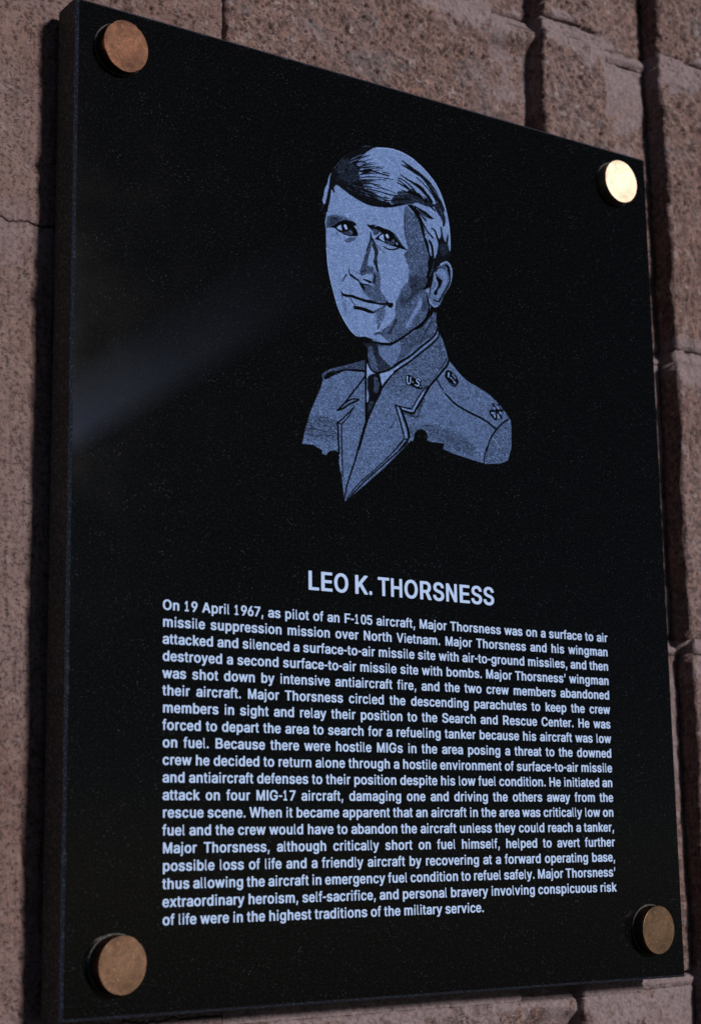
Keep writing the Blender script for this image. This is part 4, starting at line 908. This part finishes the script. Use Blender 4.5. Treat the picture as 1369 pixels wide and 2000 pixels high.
('Q',0,0.142,[3728,3009,3783,3000,3908,3004,4010,3024,4054,3037,4018,3057,3954,3060,3853,3043,3731,3046]),
('L',0.3,(0.848,0.848),[3683,2915,3706,2951,3752,2990]),
('L',0.3,(1.293,1.293),[4050,3027,4114,2989,4162,2961,4211,2925]),
('L',0.42,(0.563,0.563),[3544,2899,3582,2946,3620,2966]),
('H',0.5,2.69,[4090,3020,4210,2973,4176,3087,4110,3179,4071,3151]),
('L',0.3,(0.716,0.716),[4126,3163,4085,3237]),
('L',0.35,(1.089,0.726),[4390,2834,4362,2975]),
('L',0.2,(1.444,1.444),[4368,3069,4283,3265]),
('H',0.68,2.108,[3574,2974,3620,3006,3625,3125,3601,3162,3572,3067]),
('L',0.293,(0.228,0.108),[3506,1319,3570,1306,3635,1290]),
('L',0.183,(0.382,0.109),[3689,1213,3715,1197,3741,1177]),
('L',0.202,(0.317,0.109),[3797,1470,3829,1474,3862,1473]),
('L',0.261,(0.326,0.108),[3759,1504,3785,1509,3811,1510]),
('L',0.327,(0.369,0.109),[3678,1162,3704,1149,3730,1131]),
('L',0.316,(0.366,0.109),[3693,1224,3746,1210,3799,1192]),
('L',0.172,(0.247,0.109),[3676,1288,3722,1274,3768,1256]),
('L',0.196,(0.299,0.109),[3798,1064,3840,1023,3883,978]),
('L',0.223,(0.225,0.108),[3663,1253,3696,1248,3730,1237]),
('L',0.204,(0.303,0.109),[3726,1204,3784,1173,3842,1137]),
('L',0.293,(0.317,0.109),[3834,1087,3862,1063,3890,1034]),
('L',0.149,(0.331,0.108),[3572,1267,3615,1242,3658,1213]),
('L',0.144,(0.244,0.109),[3822,1544,3890,1555,3958,1562]),
('L',0.264,(0.36,0.109),[3851,1442,3924,1433,3997,1419]),
('L',0.336,(0.274,0.109),[3784,1237,3811,1225,3839,1208]),
('L',0.19,(0.399,0.109),[3744,1133,3784,1100,3823,1062]),
('L',0.338,(0.282,0.108),[3526,1382,3571,1375,3615,1365]),
('L',0.19,(0.372,0.108),[3573,1309,3615,1285,3656,1257]),
('L',0.188,(0.227,0.109),[3801,1306,3836,1289,3871,1268]),
('L',0.32,(0.325,0.109),[3838,1333,3882,1333,3927,1327]),
('L',0.182,(0.371,0.109),[3783,1441,3811,1438,3840,1432]),
('L',0.3,(0.321,0.109),[3823,1527,3881,1525,3938,1518]),
('L',0.194,(0.383,0.109),[3794,1323,3854,1311,3914,1294]),
('L',0.274,(0.193,0.11),[3854,1068,3926,1037,3999,1002]),
('L',0.152,(0.219,0.109),[3831,1102,3889,1080,3947,1054]),
('L',0.184,(0.182,0.109),[3724,1360,3796,1350,3868,1335]),
('L',0.302,(0.354,0.109),[3842,1038,3870,1025,3898,1007]),
('L',0.274,(0.254,0.109),[3819,1330,3853,1327,3887,1321]),
('L',0.145,(0.189,0.109),[3822,1448,3873,1443,3924,1434]),
('L',0.168,(0.26,0.109),[3709,1321,3764,1313,3819,1301]),
('L',0.306,(0.2,0.109),[3776,1324,3839,1292,3903,1256]),
('L',0.187,(0.287,0.109),[3690,1268,3730,1258,3770,1244]),
('L',0.317,(0.295,0.11),[3858,1078,3903,1040,3948,997]),
('L',0.2,(0.365,0.109),[3784,1080,3817,1065,3849,1047]),
('L',0.282,(0.182,0.109),[3672,1249,3740,1221,3809,1189]),
('L',0.237,(0.197,0.108),[3599,1374,3659,1358,3720,1338]),
('L',0.203,(0.381,0.109),[3860,1361,3916,1355,3971,1344]),
('L',0.294,(0.26,0.109),[3783,1371,3814,1364,3845,1354]),
('L',0.302,(0.22,0.109),[3739,1125,3764,1105,3789,1081]),
('L',0.264,(0.202,0.109),[3830,1232,3871,1218,3913,1199]),
('L',0.145,(0.184,0.108),[3547,1443,3586,1434,3625,1421]),
('L',0.331,(0.216,0.109),[3844,1473,3906,1478,3969,1480]),
('L',0.292,(0.392,0.109),[3705,1325,3777,1305,3849,1281]),
('L',0.201,(0.383,0.109),[3738,1450,3804,1446,3870,1438]),
('L',0.202,(0.23,0.108),[3635,1395,3694,1392,3753,1385]),
('L',0.22,(0.267,0.108),[3604,1416,3672,1417,3740,1414]),
('L',0.177,(0.3,0.109),[3798,1192,3821,1182,3844,1167]),
('L',0.265,(0.215,0.109),[3746,1380,3819,1359,3892,1335]),
('L',0.158,(0.238,0.109),[3858,1518,3896,1521,3935,1521]),
('L',0.2,(0.388,0.109),[3822,1450,3858,1442,3895,1430]),
('L',0.245,(0.215,0.109),[3742,1345,3779,1343,3816,1337]),
('L',0.316,(0.338,0.109),[3748,1441,3821,1437,3893,1428]),
('L',0.241,(0.214,0.108),[3694,1433,3745,1430,3797,1424]),
('L',0.315,(0.237,0.109),[3806,1297,3837,1283,3868,1264]),
('L',0.217,(0.271,0.108),[3629,1440,3668,1441,3708,1438]),
('L',0.235,(0.338,0.109),[3805,1478,3857,1469,3910,1456]),
('L',0.216,(0.367,0.109),[3864,1403,3934,1406,4004,1405]),
('L',0.322,(0.248,0.109),[3801,1353,3856,1331,3910,1305]),
('L',0.076,(0.477,0.109),[3922,1417,3985,1410,4048,1409]),
('L',0.075,(0.515,0.11),[3979,1515,4131,1517,4283,1524]),
('L',0.079,(0.674,0.11),[3999,1499,4146,1508,4295,1523]),
('L',0.01,(0.677,0.109),[3868,1406,3964,1399,4061,1397]),
('L',0.024,(0.396,0.109),[3872,1349,3959,1334,4046,1323]),
('L',0.117,(0.728,0.11),[3979,1475,4049,1474,4119,1479]),
('L',0.075,(0.372,0.109),[3802,1370,3928,1353,4055,1341]),
('L',0.043,(0.752,0.109),[3847,1478,3921,1473,3995,1474]),
('L',0.073,(0.38,0.11),[3953,1463,4054,1457,4154,1456]),
('L',0.036,(0.671,0.11),[3928,1292,4082,1261,4237,1236]),
('L',0.002,(0.754,0.11),[3956,1484,4033,1481,4109,1484]),
('L',0.075,(0.734,0.109),[3960,1558,4057,1568,4154,1583]),
('L',0.004,(0.482,0.11),[3883,1254,3999,1218,4115,1188]),
('L',0.01,(0.801,0.11),[3921,1227,4064,1180,4207,1137]),
('L',0.08,(0.757,0.11),[3817,1186,3976,1124,4137,1066]),
('L',0.119,(0.437,0.109),[3817,1362,3926,1340,4035,1324]),
('L',0.036,(0.617,0.11),[3913,1207,4077,1148,4244,1093]),
('L',0.022,(0.682,0.11),[3929,1422,4080,1403,4232,1389]),
('L',0.004,(0.509,0.11),[3905,1094,3985,1054,4066,1020]),
('L',0.119,(0.442,0.11),[3930,1247,4030,1220,4130,1199]),
('L',0.117,(0.392,0.11),[3927,1188,4062,1149,4198,1115]),
('L',0.013,(0.454,0.11),[4004,1534,4146,1546,4290,1563]),
('L',0.043,(0.693,0.11),[3867,1161,3985,1116,4103,1076]),
('L',0.026,(0.47,0.11),[3984,1504,4058,1501,4133,1502]),
('L',0.044,(0.673,0.109),[3826,1399,3922,1386,4019,1379]),
('L',0.026,(0.378,0.11),[3955,1566,4112,1577,4270,1594]),
('L',0.06,(0.386,0.11),[3911,1179,4073,1127,4236,1079]),
('L',0.045,(0.569,0.11),[3896,1243,3971,1219,4047,1201]),
('L',0.094,(0.685,0.109),[3861,1277,3924,1257,3987,1242]),
('L',0.107,(0.575,0.109),[3818,1319,3938,1289,4059,1265]),
('L',0.072,(0.629,0.11),[4010,1570,4130,1577,4250,1591]),
('L',0.017,(0.383,0.109),[3842,1474,3985,1467,4129,1464]),
('L',0.076,(0.44,0.11),[3842,1190,3935,1155,4029,1126]),
('L',0.112,(0.48,0.11),[3890,1265,4054,1223,4220,1186]),
('L',0.104,(0.452,0.11),[3872,1263,3972,1236,4073,1214]),
('L',0.119,(0.427,0.109),[3818,1347,3941,1327,4065,1314]),
('L',0.105,(0.401,0.11),[3910,1453,4057,1438,4205,1428]),
('L',0.032,(0.391,0.11),[4030,1549,4141,1559,4253,1575]),
('L',0.034,(0.669,0.11),[3913,1328,4025,1303,4137,1283]),
('L',0,(0.599,0.11),[4051,1554,4150,1560,4250,1572]),
('L',0.01,(0.552,0.11),[4001,1509,4105,1506,4210,1509]),
('L',0.098,(0.454,0.11),[3954,1550,4105,1566,4258,1588]),
('L',0,(0.493,0.11),[4038,1535,4094,1540,4151,1552]),
('L',0.08,(0.641,0.11),[3856,1363,3985,1336,4115,1314]),
('L',0.052,(0.424,0.109),[3872,1356,3939,1344,4005,1338]),
('L',0.033,(0.625,0.11),[3904,1135,3999,1094,4095,1058])]
PX0, PY0, PX1, PY1, PS = 139.5, 40.0, 310.0, 275.2, 0.21
D = np.zeros((int((PY1 - PY0) / PS), int((PX1 - PX0) / PS)))
for kind, v, w, c in OPS:
    p = np.array(c, float).reshape(-1, 2) * .05
    draw(D, PX0, PY0, PS, kind, v, w, p)
r_ = np.random.default_rng(5)
n1 = r_.normal(0, 1, D.shape)
n2 = sum(np.roll(n1, (k, k), (0, 1)) for k in range(2)) / 1.41          # short slanting grain
n3 = r_.normal(0, 1, (D.shape[0] // 6 + 2, D.shape[1] // 6 + 2)).repeat(6, 0).repeat(6, 1)[:D.shape[0], :D.shape[1]]
for _ in range(2):
    n3 = (n3 + np.roll(n3, 3, 0) + np.roll(n3, 3, 1) + np.roll(n3, (3, 3), (0, 1))) / 4
amp = np.interp(D, [0, .06, .2, .5, .7, 1], [0, .05, .15, .19, .09, .06])
DN = np.clip(D + (n2 * .8 + n1 * .75 + n3 * .3) * amp, 0, 1)
keep = np.maximum.reduce([D[:-1, :-1], D[1:, :-1], D[1:, 1:], D[:-1, 1:]]) > .02
h, w = D.shape
X, Y = np.meshgrid(PX0 + np.arange(w) * PS, PY0 + np.arange(h) * PS)
idx = np.arange(h * w).reshape(h, w)
q = np.stack([idx[:-1, :-1], idx[1:, :-1], idx[1:, 1:], idx[:-1, 1:]], -1)[keep]
used = np.unique(q); remap = np.full(h * w, -1); remap[used] = np.arange(len(used))
pv = np.stack([X.ravel(), Y.ravel(), np.full(h * w, -.05)], 1)[used]
me = fast_mesh('portrait', wpa(pv), remap[q])
attr(me, 'etch', DN.ravel()[used])
port = link('portrait', me, M_ETCH, plaque)
port['label'] = 'frosted etching of a man with side-parted hair in a uniform jacket and tie'
